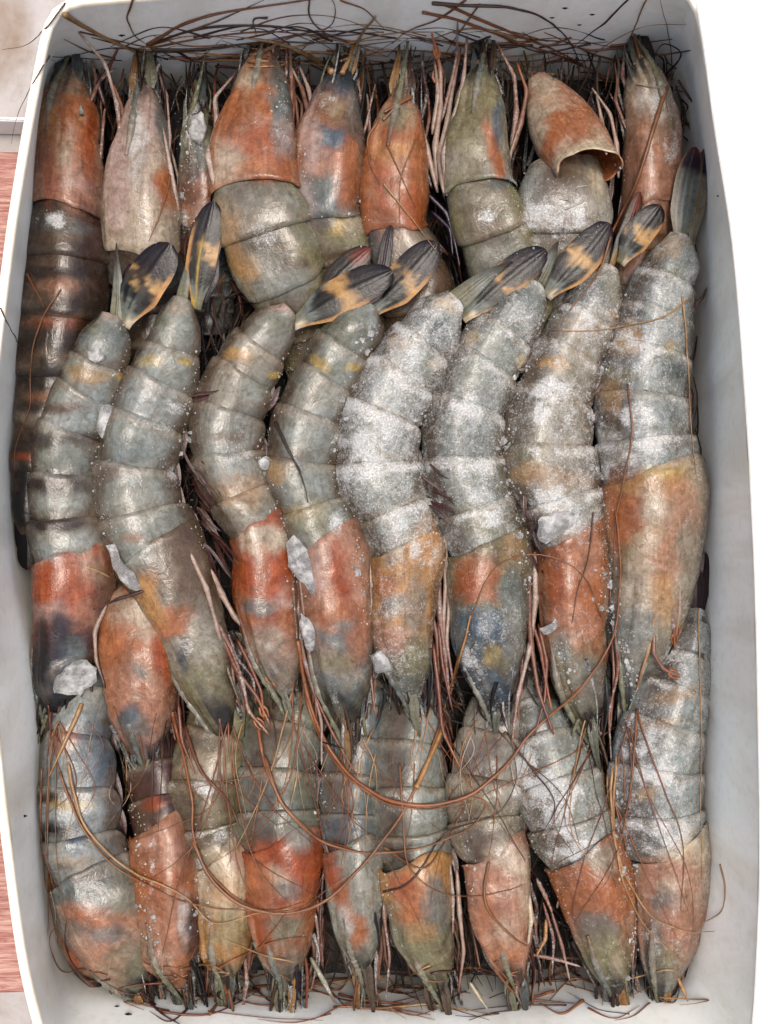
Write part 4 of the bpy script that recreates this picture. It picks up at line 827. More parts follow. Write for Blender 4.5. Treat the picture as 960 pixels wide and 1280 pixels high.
prawn('M6', [(668, 352, 22, 22), (656, 380, 31, 18), (634, 412, 36, 14), (612, 448, 41, 10), (592, 490, 44, 8), (580, 540, 47, 6), (584, 598, 47, 4), (600, 645, 46, 2)], [(612, 688, 48, 4), (613, 740, 48, 2), (613, 796, 43, -2), (616, 840, 31, -6), (619, 880, 17, -10)], (622, 945, -10),
      'sixth middle row prawn from the left, sharp orange triangle on a slate head', roll=62, base='grey', band='slate', bandk=.3, cap=('olive', 'slate', 'dblue'), capk=(.32, .6), frost=.47,
      blobs=[(650, 385, 30, 20, 'slate', .6), (588, 424, 14, 10, 'cream', .8), (650, 450, 8, 7, 'yellow', .9), (612, 450, 34, 20, 'grey', .6), (590, 560, 34, 14, 'slate', .5), (600, 655, 34, 24, 'olive', .7), (640, 690, 18, 24, 'amber', .5), (598, 722, 24, 26, 'orange', 1), (590, 740, 22, 16, 'deep', .7), (616, 748, 12, 9, 'orange', .9), (640, 740, 18, 34, 'slate', .8), (605, 785, 32, 22, 'dblue', .8), (640, 790, 12, 40, 'flesh', .5), (615, 825, 14, 14, 'yellow', .5), (630, 835, 12, 12, 'olive', .7)],
      fans=[(692, 362, 762, 280, 24, 'banded', 24, 40), (676, 350, 700, 300, 12, 'telson', 18, 24)])
prawn('M7', [(762, 332, 22, 20), (752, 358, 31, 16), (738, 390, 36, 12), (718, 432, 39, 10), (698, 482, 44, 8), (685, 538, 52, 6), (689, 590, 54, 6), (702, 638, 49, 4)], [(715, 676, 43, 4), (718, 738, 39, 2), (719, 798, 37, -2), (725, 850, 32, -6), (734, 894, 22, -10)], (747, 955, -10),
      'seventh middle row prawn from the left, white frost patch and plain orange head', roll=62, base='flesh', band='pale', bandk=.35, cap=('orange', 'orange', 'olive'), capk=(.5, .62), frost=.44,
      blobs=[(745, 365, 26, 24, 'slate', .7), (690, 455, 20, 9, 'tan', .8), (765, 395, 8, 7, 'tan', .7), (730, 410, 30, 14, 'pale', .5), (660, 590, 24, 14, 'tan', .7), (700, 600, 40, 14, 'amber', .35), (665, 565, 24, 16, 'olive', .5), (718, 720, 36, 60, 'orange', .75), (735, 700, 14, 40, 'rose', .7), (695, 740, 12, 34, 'deep', .5), (720, 780, 30, 18, 'rose', .7), (720, 830, 30, 24, 'green', .7), (708, 810, 14, 20, 'grey', .7), (740, 860, 20, 34, 'slate', .6)],
      fans=[(780, 322, 824, 256, 20, 'banded', 22, 40), (768, 326, 800, 240, 10, 'darkred', 16, 26)])
prawn('M8', [(852, 292, 22, 22), (846, 318, 31, 16), (830, 365, 39, 12), (816, 418, 47, 8), (807, 476, 53, 6), (806, 535, 57, 4), (811, 572, 58, 4)], [(817, 598, 60, 6), (818, 660, 60, 4), (815, 722, 53, 0), (806, 782, 43, -4), (796, 832, 28, -8), (790, 880, 15, -10)], (782, 945, -10),
      'rightmost middle row prawn, icy grey body and broad amber head by the right wall', roll=58, base='blue', band='grey', bandk=.4, cap=('pale', 'flesh', 'slate'), capk=(.45, .8), frost=.42,
      blobs=[(838, 310, 26, 14, 'pale', .8), (845, 345, 20, 14, 'green', .5), (780, 425, 18, 18, 'tan', .8), (838, 432, 8, 8, 'yellow', .7), (775, 470, 26, 9, 'olive', .8), (840, 465, 16, 12, 'slate', .9), (845, 515, 14, 18, 'slate', .8), (765, 500, 16, 24, 'tan', .6), (765, 560, 20, 22, 'flesh', .8), (850, 550, 16, 24, 'brown', .5), (775, 640, 24, 60, 'orange', 1), (815, 605, 50, 14, 'amber', .9), (815, 680, 26, 30, 'amber', .5), (810, 625, 24, 24, 'pale', .4), (850, 640, 24, 50, 'rose', .7), (830, 590, 30, 8, 'yellow', .7), (785, 700, 16, 30, 'olive', .6), (810, 690, 20, 30, 'pale', .6), (835, 700, 16, 40, 'rose', .7), (860, 690, 14, 40, 'flesh', .7), (800, 740, 30, 20, 'pale', .5), (790, 780, 26, 30, 'slate', .6), (830, 750, 16, 34, 'amber', .6)],
      fans=[(848, 298, 868, 184, 18, 'pale', 22, 34), (866, 296, 880, 186, 12, 'pale', 16, 30)])
# ------------------------------------------------------------------ what lies on top: feelers, legs, ice
BV = np.concatenate(BVH_V)
TREE = BVHTree.FromPolygons(BV.tolist(), BVH_F)
def ground_z(px, py, zdef=-20.0):
    d = R3 @ np.array([px - 480.0, -(py - 640.0), -D]); d = d / np.linalg.norm(d)
    h = TREE.ray_cast(Vector(CP), Vector(d))
    return h[0].z if h[0] is not None else zdef
def drape(pts, r, n=60, lift=0.0, taut=6):
    """lay a strand over whatever is under it, bridging the gaps"""
    p = catmull(np.array([(x, y, 0) for x, y in pts], float), n)
    z0 = np.array([ground_z(x, y) for x, y in p[:, :2]]) + r + lift
    z = z0.copy()
    for _ in range(taut):
        zz = z.copy(); zz[1:-1] = (z[:-2] + 2 * z[1:-1] + z[2:]) / 4; z = np.maximum(z0, zz)
    for _ in range(3):
        z[1:-1] = (z[:-2] + 2 * z[1:-1] + z[2:]) / 4
    return np.array([P(x, y, zz_) for (x, y), zz_ in zip(p[:, :2], z)])
def antenna(key, pts, r, col, n=60, lift=0.5, name='antenna'):
    r = r * (1.3 if r > 1.6 else 1.1); pr = PRAWNS[key]; c = PAL[col]
    V = drape(pts, r, n, lift, 14)
    V = V + (np.stack([vn(V, 25, 3), vn(V, 25, 4), 0 * V[:, 0]], 1) - .5) * [2, 2, 0]
    cc = c[None] * (0.75 + 0.55 * fbm(V, 22, 12))[:, None]
    g = tube(V, np.interp(np.linspace(0, 1, len(V)), [0, .12, .5, 1], [r * .95, r * .85, r * .6, r * .22]) * (.8 + .4 * vn(V, 9, 5)), cc, 6); return build(name, g, M_HAIR, pr.root, pr.org)
ZMIN = 2.0
def top_leg(key, pts, r, col, tip=None, claw=False, lift=0.0):
    p = drape(pts, r, len(pts), lift, 2)
    p = np.array([P(x, y, max(q_[2], ZMIN)) for (x, y), q_ in zip(proj(p), p)]); p[0, 2] -= r * 1.6; leg(PRAWNS[key], p, r, col, tip, claw)

for a in [
    # long feelers of the middle row looping over the bottom row
    ('M4', [(372, 800), (380, 850), (395, 900), (425, 955), (480, 998), (540, 1007), (590, 992), (625, 965), (665, 915), (730, 855), (765, 800), (775, 730), (770, 640)], 2.6, 'hairorange'),
    ('M4', [(376, 850), (398, 915), (432, 968), (490, 1006), (550, 1010), (600, 990)], 1.8, 'hairorange'),
    ('M3', [(330, 945), (350, 1000), (385, 1040), (430, 1062), (500, 1065), (560, 1048), (600, 1022), (608, 1003), (590, 996), (560, 1000)], 1.9, 'hair'),
    ('M3', [(322, 900), (332, 960), (358, 1010), (395, 1045), (440, 1062)], 2.2, 'hairorange'),
    ('M6', [(240, 1050), (265, 1100), (300, 1130), (350, 1142), (400, 1130), (440, 1095), (480, 1050), (522, 980), (560, 870), (590, 770), (625, 705), (680, 694), (730, 720), (752, 772)], 1.9, 'hair'),
    ('M5', [(520, 985), (545, 930), (568, 850), (588, 770)], 3.0, 'amber'),
    ('M1', [(75, 965), (95, 1020), (130, 1070), (190, 1110), (240, 1130), (300, 1137), (370, 1136), (430, 1095)], 1.5, 'hair'),
    ('M1', [(85, 955), (105, 1030), (170, 1092), (230, 1120), (265, 1153), (320, 1142), (365, 1135)], 1.7, 'hairtan'),
    ('M1', [(102, 880), (85, 920), (62, 970)], 2.6, 'hairtan'),
    ('M2', [(215, 890), (240, 1000), (245, 1060), (280, 1110), (330, 1138), (400, 1120)], 1.8, 'hairorange'),
    ('M2', [(225, 885), (250, 960), (290, 1010), (300, 1035)], 2.4, 'legred'),
    ('B4', [(240, 1232), (300, 1195), (350, 1175), (402, 1170)], 1.5, 'hairorange'),
    ('B4', [(262, 1268), (310, 1205), (358, 1142)], 1.9, 'hairorange'),
    ('B6', [(500, 955), (505, 1040), (512, 1085), (545, 1113), (620, 1116), (658, 1102), (672, 1080)], 1.3, 'hair'),
    ('B6', [(480, 1060), (530, 1085), (560, 1045), (585, 1000)], 1.5, 'hair'),
    ('B7', [(612, 1078), (605, 1110), (612, 1140), (640, 1170), (680, 1195), (720, 1235)], 1.7, 'hair'),
    ('B7', [(480, 1115), (500, 1110), (560, 1040), (630, 1010), (645, 975), (640, 930)], 1.4, 'hairdark'),
    ('M8', [(765, 950), (764, 1000), (768, 1050), (785, 1100), (820, 1148), (858, 1164), (893, 1165)], 1.7, 'hairtan'),
    ('M8', [(770, 945), (768, 1040), (782, 1110), (805, 1155), (830, 1182), (858, 1203)], 1.6, 'hairtan'),
    ('M8', [(758, 950), (762, 1010), (770, 1060), (778, 1090)], 1.4, 'amber'),
    ('B9', [(900, 1080), (906, 1110), (900, 1140), (872, 1158)], 1.3, 'hairtan'),
    ('B9', [(873, 760), (876, 900), (876, 1000), (878, 1100)], 1.1, 'hairtan'),
    ('M8', [(862, 375), (830, 396), (790, 406), (730, 413), (680, 412)], 1.3, 'hairtan'),
    ('M8', [(785, 480), (790, 540), (782, 590), (770, 650), (766, 740)], 1.3, 'hair'),
    ('M8', [(853, 370), (858, 420), (862, 500), (866, 560), (872, 600)], 1.4, 'hairtan'),
    ('M7', [(742, 640), (735, 700), (722, 740), (715, 780)], 1.2, 'hairdark'),
    ('M4', [(344, 528), (362, 565), (376, 595), (385, 628)], 1.7, 'dbrown'),
    # top row
    ('T8', [(838, 95), (820, 150), (795, 230), (770, 280), (748, 340), (712, 388)], 2.6, 'hair'),
    ('T8', [(840, 100), (838, 60), (825, 0)], .9, 'hairtan'), ('T8', [(808, 0), (790, 42), (765, 105), (750, 170)], 1.0, 'hairtan'),
    ('T8', [(785, 0), (760, 25), (735, 45), (715, 60)], 1.5, 'hairdark'), ('T8', [(832, 95), (850, 65), (830, 55), (815, 75)], 1.3, 'hairdark'),
    ('T7', [(540, 4), (580, 7), (640, 10), (690, 30), (715, 58), (724, 76)], 2.0, 'hairdark'), ('T7', [(555, 5), (620, 33), (700, 66), (764, 102)], 1.9, 'hairorange'),
    ('T7', [(545, 65), (620, 85), (700, 94), (830, 110)], 1.7, 'hairtan'), ('T7', [(528, 15), (575, 26), (640, 50), (720, 78), (775, 105)], 1.8, 'hairorange'),
    ('T6', [(582, 0), (545, 25), (512, 38), (490, 55)], 1.5, 'hair'), ('T6', [(600, 5), (575, 40), (555, 70)], 1.2, 'hair'), ('T7', [(720, 85), (760, 55), (800, 35), (858, 30)], .9, 'hairtan'),
    ('T1', [(86, -2), (60, 32), (30, 57), (3, 62)], 1.1, 'hairdark'), ('T1', [(80, 18), (120, 42), (185, 75), (228, 115), (242, 135)], 2.5, 'hairtan'),
    ('T2', [(168, -5), (160, 25), (168, 45), (180, 54)], 1.5, 'hair'), ('T2', [(183, 56), (240, 26), (330, 8), (420, -4)], 1.9, 'hair'),
    ('T2', [(186, 56), (250, 36), (340, 33), (420, 44), (480, 40)], 1.7, 'hairdark'), ('T2', [(188, 60), (260, 47), (330, 40), (420, 50), (480, 62)], 1.6, 'hair'),
    ('T2', [(190, 62), (250, 62), (320, 54), (440, 55)], 1.9, 'hairdark'), ('T2', [(240, 38), (290, 18), (330, 0)], 1.3, 'hair'), ('T2', [(100, 40), (150, 52), (200, 62), (240, 66)], 1.3, 'hair'),
    ('T4', [(415, 90), (385, 70), (345, 54), (305, 48)], 3.4, 'hairtan'), ('T4', [(428, 92), (444, 58), (460, 32), (470, 20)], 2.8, 'hairtan'),
    ('T4', [(386, 0), (388, 22), (402, 38), (416, 28), (418, 8), (412, -4)], 1.2, 'hair'), ('T4', [(402, 40), (425, 48), (450, 52)], 1.2, 'hair'), ('T4', [(425, 0), (455, 12), (480, 35)], 1.3, 'hair'),
    ('T3', [(335, 22), (318, 24), (320, 45)], 1.4, 'hairdark'), ('T3', [(300, 40), (350, 22), (420, 22), (480, 42)], .9, 'hair'),
    ('T5', [(462, 85), (470, 120), (472, 150), (460, 175), (462, 200), (475, 230)], 1.9, 'hair'), ('T5', [(480, 140), (520, 118), (545, 105)], 2.1, 'hair'), ('T5', [(478, 150), (500, 130), (540, 115)], 1.7, 'hair'),
    ('T5', [(484, 180), (500, 215), (520, 260)], 1.1, 'hair'), ('T5', [(520, 175), (503, 215), (500, 280)], 1.2, 'hair'), ('T5', [(480, 230), (520, 280), (548, 318)], 1.3, 'hairtan'), ('T3', [(215, 212), (205, 250), (186, 302)], 1.5, 'hairorange'),
    ('T1', [(34, 342), (55, 384)], 1.5, 'hairorange'), ('T1', [(76, 362), (52, 400), (38, 455), (38, 500), (20, 560), (16, 600)], 1.0, 'hair'), ('T1', [(0, 385), (18, 420), (36, 452)], .9, 'hairdark'), ('T1', [(62, 70), (40, 105), (22, 145), (14, 180)], .8, 'hairdark'),
    # bottom left wall
    ('B1', [(138, 1225), (110, 1225), (90, 1205), (82, 1180), (82, 1155)], 1.6, 'hairdark'), ('B1', [(135, 1220), (100, 1212), (80, 1215), (66, 1195), (64, 1165), (78, 1152)], 1.2, 'hair'), ('B1', [(52, 960), (52, 1060), (58, 1110), (66, 1135)], 1.3, 'hair'),
    ('B1', [(60, 1095), (68, 1135), (72, 1180)], 1.0, 'hairtan'), ('B1', [(175, 1240), (200, 1265), (225, 1280)], 1.8, 'maroon'),
]:
    antenna(*a)

# legs one can tell apart
for a in [
    ('M2', [(262, 712), (282, 752), (298, 778), (318, 800), (322, 830)], 5.0, 'legpale', 'leg'), ('M2', [(272, 780), (292, 820), (306, 862), (310, 888), (336, 918)], 4.2, 'leg', 'orange', True),
    ('M2', [(278, 800), (300, 845), (322, 872), (338, 908)], 4.2, 'legred', 'orange', True), ('M2', [(300, 808), (320, 825), (346, 860)], 4.0, 'legred', 'orange', True), ('M2', [(284, 790), (300, 830), (318, 850), (320, 880)], 3.6, 'maroon', 'legred'),
    ('M2', [(296, 800), (316, 838), (326, 862), (330, 900)], 3.6, 'legred', 'orange'), ('M2', [(236, 690), (256, 730), (268, 770), (282, 830), (300, 880)], 4.0, 'legpale', 'brown'),
    ('M4', [(372, 745), (378, 820), (398, 880), (404, 920), (402, 956)], 3.6, 'leg', 'legpale'), ('M4', [(374, 810), (396, 876), (420, 925), (445, 968)], 3.0, 'legred', 'hairorange'),
    ('M5', [(547, 665), (548, 720), (550, 770), (558, 830), (562, 870)], 4.8, 'leg', 'legred'), ('M5', [(556, 670), (558, 730), (554, 780), (556, 820)], 4.6, 'legpale', 'legred'), ('M5', [(542, 805), (548, 860), (552, 910), (576, 962)], 4.0, 'legred', 'orange'),
    ('M5', [(560, 700), (562, 760), (558, 800), (566, 850)], 4.0, 'legpale', 'leg'), ('M5', [(548, 770), (556, 850), (566, 890)], 3.2, 'legred'),
    ('M6', [(661, 688), (661, 765), (668, 838), (680, 890), (692, 918)], 5.0, 'leg', 'legred'), ('M6', [(670, 690), (668, 770), (660, 822), (645, 880), (640, 930)], 4.8, 'legpale', 'leg'), ('M6', [(674, 780), (684, 830), (680, 880), (668, 920)], 3.8, 'legred'),
    ('M6', [(664, 770), (676, 812), (682, 850), (690, 890)], 3.6, 'legred', 'orange'), ('M6', [(655, 820), (648, 880), (640, 905)], 4.0, 'leg'),
    ('M8', [(852, 716), (848, 780), (842, 813)], 3.4, 'legpale', 'orange', True), ('M8', [(840, 752), (842, 790), (844, 812)], 3.6, 'leg', 'orange', True), ('M8', [(820, 790), (820, 828), (832, 838), (850, 847)], 3.8, 'leg', 'orange', True), ('M8', [(822, 762), (810, 815), (795, 862)], 3.4, 'hairtan', 'hair'),
    ('T6', [(556, 238), (549, 190), (560, 148), (566, 108), (576, 60)], 5.2, 'legpale', 'leg'), ('T6', [(548, 228), (544, 175), (552, 122), (550, 80), (540, 42)], 5.0, 'legpale', 'orange', True), ('T6', [(560, 242), (554, 205), (568, 148), (580, 95), (584, 45)], 5.0, 'legpale', 'leg'),
    ('T6', [(541, 165), (548, 120), (543, 72)], 4.6, 'legpale', 'rose', True), ('T6', [(548, 238), (528, 165), (508, 100), (498, 76)], 4.4, 'legpale', 'leg'), ('T6', [(524, 168), (532, 215), (540, 235)], 4.0, 'maroon'), ('T6', [(552, 150), (560, 120), (570, 80), (572, 28)], 3.6, 'leg'),
    ('T6', [(535, 240), (556, 262), (568, 300), (575, 335)], 4.0, 'purple'), ('T6', [(540, 262), (560, 280), (566, 320)], 3.6, 'purple'),
    ('T7', [(640, 185), (646, 125), (640, 85), (622, 56)], 4.6, 'leg', 'orange'), ('T7', [(640, 192), (654, 140), (658, 100), (646, 78)], 4.6, 'leg', 'orange'), ('T7', [(636, 240), (636, 200), (648, 160)], 3.6, 'legpale'),
    ('T7', [(775, 220), (770, 175), (762, 140), (740, 110)], 4.0, 'legpale'), ('T7', [(760, 190), (752, 150), (745, 115)], 4.0, 'legpale'),
    ('T3', [(268, 232), (260, 188), (272, 150), (266, 132), (294, 92)], 4.8, 'legpale', 'leg'), ('T3', [(276, 225), (264, 180), (272, 146)], 4.2, 'legpale'), ('T3', [(386, 142), (378, 112), (364, 84)], 4.0, 'leg', 'legpale'), ('T3', [(392, 140), (386, 112), (374, 82)], 4.0, 'legpale'),
    ('T2', [(152, 290), (146, 230), (152, 168), (138, 100), (122, 60), (98, 40)], 4.6, 'leg', 'legpale'), ('T2', [(222, 262), (212, 205), (204, 160)], 4.2, 'legpale'), ('T2', [(156, 160), (148, 120), (142, 105)], 3.6, 'rose', 'orange'),
    ('T1', [(130, 130), (122, 105), (140, 78), (148, 60)], 4.4, 'maroon', 'legred'), ('T1', [(112, 125), (125, 100), (145, 85)], 3.6, 'leg'),
    ('M1', [(182, 738), (150, 748), (116, 762)], 3.0, 'maroon', 'legred'), ('M1', [(132, 755), (118, 790), (124, 840), (132, 860)], 3.8, 'legpale', 'maroon'), ('M1', [(104, 708), (124, 714), (138, 722)], 2.2, 'hairtan'),
    ('B2', [(222, 880), (228, 930), (244, 968)], 3.4, 'legred', 'leg'), ('B6', [(562, 1080), (566, 1120), (566, 1168)], 3.8, 'legpale', 'leg'), ('B6', [(572, 1090), (575, 1150), (580, 1200), (573, 1240)], 4.0, 'legpale', 'leg'),
    ('B7', [(662, 1120), (664, 1150), (660, 1180)], 4.6, 'cream', 'pale'), ('B7', [(672, 1100), (684, 1125), (690, 1140)], 4.0, 'leg', 'orange'), ('B7', [(664, 1195), (700, 1200), (725, 1208)], 3.6, 'leg', 'legpale'), ('B7', [(684, 1150), (680, 1180), (670, 1195)], 3.6, 'amber'), ('B8', [(704, 1100), (700, 1120), (696, 1135)], 3.6, 'leg'),
    ('T7', [(655, 215), (690, 222), (722, 236)], 2.6, 'pale', 'legpale'), ('T7', [(668, 250), (700, 236), (735, 232)], 2.2, 'legpale', 'pale'), ('T7', [(742, 236), (728, 252), (706, 262)], 2.4, 'pale', 'white'), ('T7', [(660, 232), (680, 246), (712, 250)], 2.0, 'flesh', 'pale'),
    ('M3', [(372, 700), (380, 770), (392, 840), (396, 900)], 3.2, 'leg', 'legred'), ('M1', [(138, 770), (134, 820), (142, 880), (150, 930)], 3.0, 'maroon', 'leg'), ('M7', [(762, 700), (764, 770), (768, 850), (762, 920)], 3.4, 'leg', 'legred'), ('M7', [(770, 780), (772, 850), (760, 900), (764, 950)], 3.0, 'legred', 'brown'),
    ('M4', [(462, 700), (466, 770), (462, 840), (470, 900)], 3.0, 'legpale', 'leg'), ('B2', [(252, 1080), (256, 1140), (262, 1200), (258, 1240)], 3.0, 'leg', 'legred'), ('B5', [(482, 1090), (480, 1150), (488, 1210), (482, 1250)], 3.0, 'leg', 'maroon'), ('B5', [(404, 1090), (400, 1150), (404, 1210)], 3.0, 'maroon', 'legred'),
    ('B8', [(690, 1140), (702, 1180), (712, 1225)], 3.2, 'leg', 'legpale'), ('B8', [(680, 1130), (692, 1170), (690, 1220)], 3.0, 'legred', 'brown'), ('B9', [(792, 1110), (794, 1160), (790, 1215)], 3.0, 'legpale', 'leg'), ('B7', [(590, 1090), (588, 1150), (600, 1210)], 3.0, 'maroon', 'leg'),
    ('B4', [(388, 1200), (404, 1225), (420, 1255)], 4.6, 'stem', 'brown'), ('B6', [(588, 1230), (600, 1248), (610, 1262)], 3.2, 'cream'), ('B9', [(848, 1222), (855, 1240), (860, 1252)], 3.2, 'amber'), ('M3', [(365, 690), (368, 760), (372, 810)], 3.0, 'brown'),
]:
    top_leg(*a)

# loose ends: thin strands at the two short walls
rr = random.Random(99)
KT = ['T1', 'T2', 'T3', 'T4', 'T5', 'T6', 'T7', 'T8']; KB = ['B1', 'B2', 'B3', 'B4', 'B5', 'B6', 'B7', 'B8', 'B9']
for k in range(70):
    x = rr.uniform(140, 820); y = rr.uniform(44, 78); ln = rr.uniform(60, 190) * rr.choice([-1, 1]); key = KT[min(7, int((x - 60) / 97))]
    antenna(key, [(x, y), (x + ln * .5, y + rr.uniform(-22, 16)), (min(840, max(80, x + ln)), max(40, y + rr.uniform(-30, 14)))], rr.uniform(.7, 1.7), rr.choice(['hair', 'hairdark', 'hair', 'hairtan', 'maroon']), 26)
for k in range(70):
    x = rr.uniform(190, 840); y = rr.uniform(1205, 1268); ln = rr.uniform(40, 150) * rr.choice([-1, 1]); key = KB[min(8, int((x - 70) / 86))]
    antenna(key, [(x, y), (x + ln * .5, y + rr.uniform(-14, 18)), (min(850, max(180, x + ln)), min(1275, y + rr.uniform(-34, 34)))], rr.uniform(.8, 1.9), rr.choice(['hair', 'hairorange', 'hair', 'hairdark', 'legred', 'hairtan']), 22)
for k in range(60):                                        # fine fringe between the heads of the middle row
    x = rr.uniform(110, 780); y = rr.uniform(880, 960); key = 'M%d' % min(8, 1 + int((x - 60) / 92))
    antenna(key, [(x, y), (x + rr.uniform(-18, 18), y + rr.uniform(25, 50)), (x + rr.uniform(-26, 26), y + rr.uniform(60, 130))], rr.uniform(.4, 1.1), rr.choice(['hairtan', 'hair', 'amber', 'hairdark', 'legpale']), 18)

for k in range(60):                                        # long fine feelers tangled over the lower third
    key = 'M%d' % rr.randint(1, 8); pr = PRAWNS[key]; e_ = proj(pr.dens[-1:, :3])[0]; x, y = e_[0] + rr.uniform(-14, 14), e_[1] + rr.uniform(-40, 10)
    dx = rr.gauss(0, 70); ln = rr.uniform(90, 300); cx = rr.uniform(-60, 60)
    q_ = [(x, y), (x + dx * .2 + cx * .5, y + ln * .3), (x + dx * .6 + cx, y + ln * .65), (x + dx * 1.4 + cx * .3, y + ln)]
    q_ = [(min(865, max(60, a)), min(1262, c)) for a, c in q_]
    antenna(key, q_, rr.uniform(.5, 1.3), rr.choice(['hair', 'hairorange', 'hair', 'hairtan', 'legred', 'hairdark']), 40)
# tangle of limbs and torn tissue that fills the gaps
g = Geo(); cnt = 0
for k in range(9000):
    x, y = rr.uniform(40, 875), rr.uniform(66, 1200); z = ground_z(x, y)
    if z > -34 or z < -130 or cnt > 1000: continue
    cnt += 1; ln = rr.uniform(20, 80); a_ = rr.gauss(0, .28) + (0 if rr.random() < .85 else 1.2)
    x2, y2 = x + ln * math.sin(a_), y + ln * math.cos(a_)
    zz = z + rr.uniform(4, 42); p0 = P(x, y, zz); p2 = P(x2, y2, zz + rr.uniform(-14, 10)); pm = (p0 + p2) / 2 + np.array([rr.uniform(-6, 6), rr.uniform(-6, 6), rr.uniform(0, 6)])
    c_ = PAL[rr.choice(['dbrown', 'dbrown', 'black', 'black', 'maroon', 'purple', 'hairdark', 'brown', 'legred', 'hair'])] * rr.uniform(.3, .8)
    r_ = rr.choice([rr.uniform(.6, 1.3), rr.uniform(1.0, 2.4)]); tube(catmull([p0, pm, p2], 8), [r_ * .7, r_, .4], c_, 6, geo=g, frost=rr.choice([0, 0, 0, 0, .1, .45]))
o = build('limb_tangle', g, M_DARK, None, (ctr[0], ctr[1], -60)); o['kind'] = 'stuff'

# pieces of clear ice and flakes
def chip(pts, h, label, mat=None):
    c = np.mean(pts, 0); base = ground_z(*c)
    org = P(c[0], c[1], base)
    n = 20; p = catmull(np.array(list(pts) + [pts[0]], float).repeat(1, 0), n + 1)[:-1]
    rows = []
    for f, zz in ((1.0, -2), (1.04, h * .4), (.86, h * .8), (.5, h), (.02, h * .95)):
        row = []
        for x, y in p:
            q_ = c + (np.array([x, y]) - c) * f * (1 + .45 * (vn(np.array([[x, y, 3.0]]), 5, 8)[0] - .5)); w = P(q_[0], q_[1], base + zz); w = w + (vn(w[None], 7, 5)[0] - .5) * np.array([2, 2, 3.0]); row.append(w)
        rows.append(row)
    g = Geo(); V = np.array(rows); g.add(V.reshape(-1, 3), grid_faces(5, n, True), np.array([.8, .82, .84]))
    o = build('ice_chip', g, mat or M_ICE, None, org, False); tag(o, label, 'ice', 'loose ice chips on the prawns'); return o
chip([(123, 520), (131, 505), (142, 512), (138, 530), (130, 545), (122, 532)], 9, 'white ice chip wedged between the two leftmost middle row prawns')
chip([(322, 575), (335, 571), (344, 577), (338, 584), (325, 586)], 7, 'small white ice flake between the third and fourth middle row prawns')
chip([(358, 680), (374, 672), (392, 690), (404, 735), (400, 752), (384, 735), (360, 706)], 8, 'long clear ice sheet beside the vivid orange patch in the middle')
chip([(376, 768), (392, 775), (396, 795), (388, 812), (378, 795)], 7, 'clear ice lump at the head of the fourth middle row prawn')
chip([(66, 850), (82, 832), (108, 826), (118, 838), (110, 858), (84, 868), (70, 862)], 10, 'round glassy ice blob by the head of the leftmost middle row prawn')
chip([(372, 582), (366, 570), (373, 574), (377, 590)], 5, 'tiny ice bead on the back of the fourth middle row prawn')
chip([(464, 820), (476, 812), (488, 822), (486, 836), (470, 838)], 9, 'crusty frost lump beside the head of the frosted fifth middle row prawn')
chip([(672, 650), (700, 638), (722, 645), (700, 668), (680, 680)], 6, 'white frost plate at the collar of the plain orange middle row head')
chip([(674, 786), (690, 778), (702, 762), (704, 768), (690, 790), (680, 794)], 5, 'thin clear ice splinter beside the plain orange middle row head')
chip([(110, 440), (122, 436), (132, 444), (122, 453), (112, 450)], 5, 'clear ice bump near the tail of the leftmost middle row prawn')
chip([(133, 682), (142, 680), (152, 700), (172, 722), (176, 736), (160, 734), (146, 716)], 6, 'greyish ice shard above the pale collared head on the left', )
chip([(238, 148), (250, 142), (258, 160), (250, 182), (240, 176)], 8, 'frost clump on the small half hidden head at the top left')
# grains of frost in the seams
SEAMS = [[(160, 400), (150, 470), (125, 540), (125, 600), (140, 680)], [(250, 440), (235, 520), (235, 600), (262, 690)], [(385, 415), (345, 490), (330, 560), (355, 660), (375, 760)], [(470, 400), (440, 470), (420, 560), (440, 650), (462, 780)],
         [(585, 400), (545, 470), (522, 540), (535, 620), (560, 690)], [(690, 380), (655, 470), (632, 560), (650, 650), (662, 760)], [(785, 360), (755, 440), (742, 520), (752, 620), (762, 760)], [(760, 760), (790, 860), (785, 940)], [(760, 960), (775, 1040), (790, 1140), (795, 1220)],
         [(165, 1000), (175, 1090), (190, 1180), (200, 1220)], [(250, 1080), (255, 1160)], [(400, 940), (405, 1030)], [(475, 1080), (490, 1180)], [(580, 1000), (590, 1120)], [(650, 1000), (690, 1090), (715, 1180)], [(640, 220), (645, 280)], [(380, 180), (392, 270)], [(232, 120), (240, 200), (232, 290)], [(455, 250), (455, 300)], [(770, 120), (775, 220)], [(345, 100), (360, 180)], [(590, 790), (598, 850)], [(700, 800), (712, 880)], [(870, 560), (872, 600)]]
g = Geo(); oct_ = np.array([[1, 0, 0], [0, 1, 0], [-1, 0, 0], [0, -1, 0], [0, 0, 1], [0, 0, -1]], float); of = np.array([[0, 1, 4], [1, 2, 4], [2, 3, 4], [3, 0, 4], [1, 0, 5], [2, 1, 5], [3, 2, 5], [0, 3, 5]])
for sm in SEAMS:
    p = catmull(np.array([(x, y, 0) for x, y in sm], float), 40)
    ln = np.linalg.norm(np.diff(p, axis=0), axis=1).sum()
    for k in range(int(ln * .45)):
        b = p[rr.randrange(40)]; x, y = b[0] + rr.gauss(0, 6), b[1] + rr.gauss(0, 6)
        s = min(2.4, .35 + abs(rr.gauss(0, .6))); c = P(x, y, ground_z(x, y) + s * .3)
        g.add(oct_ * [s * rr.uniform(.6, 1.4), s * rr.uniform(.6, 1.4), s * rr.uniform(.5, 1)] + (RNG.random((6, 3)) - .5) * s * .6 + c, of, np.array([.8, .8, .82]))
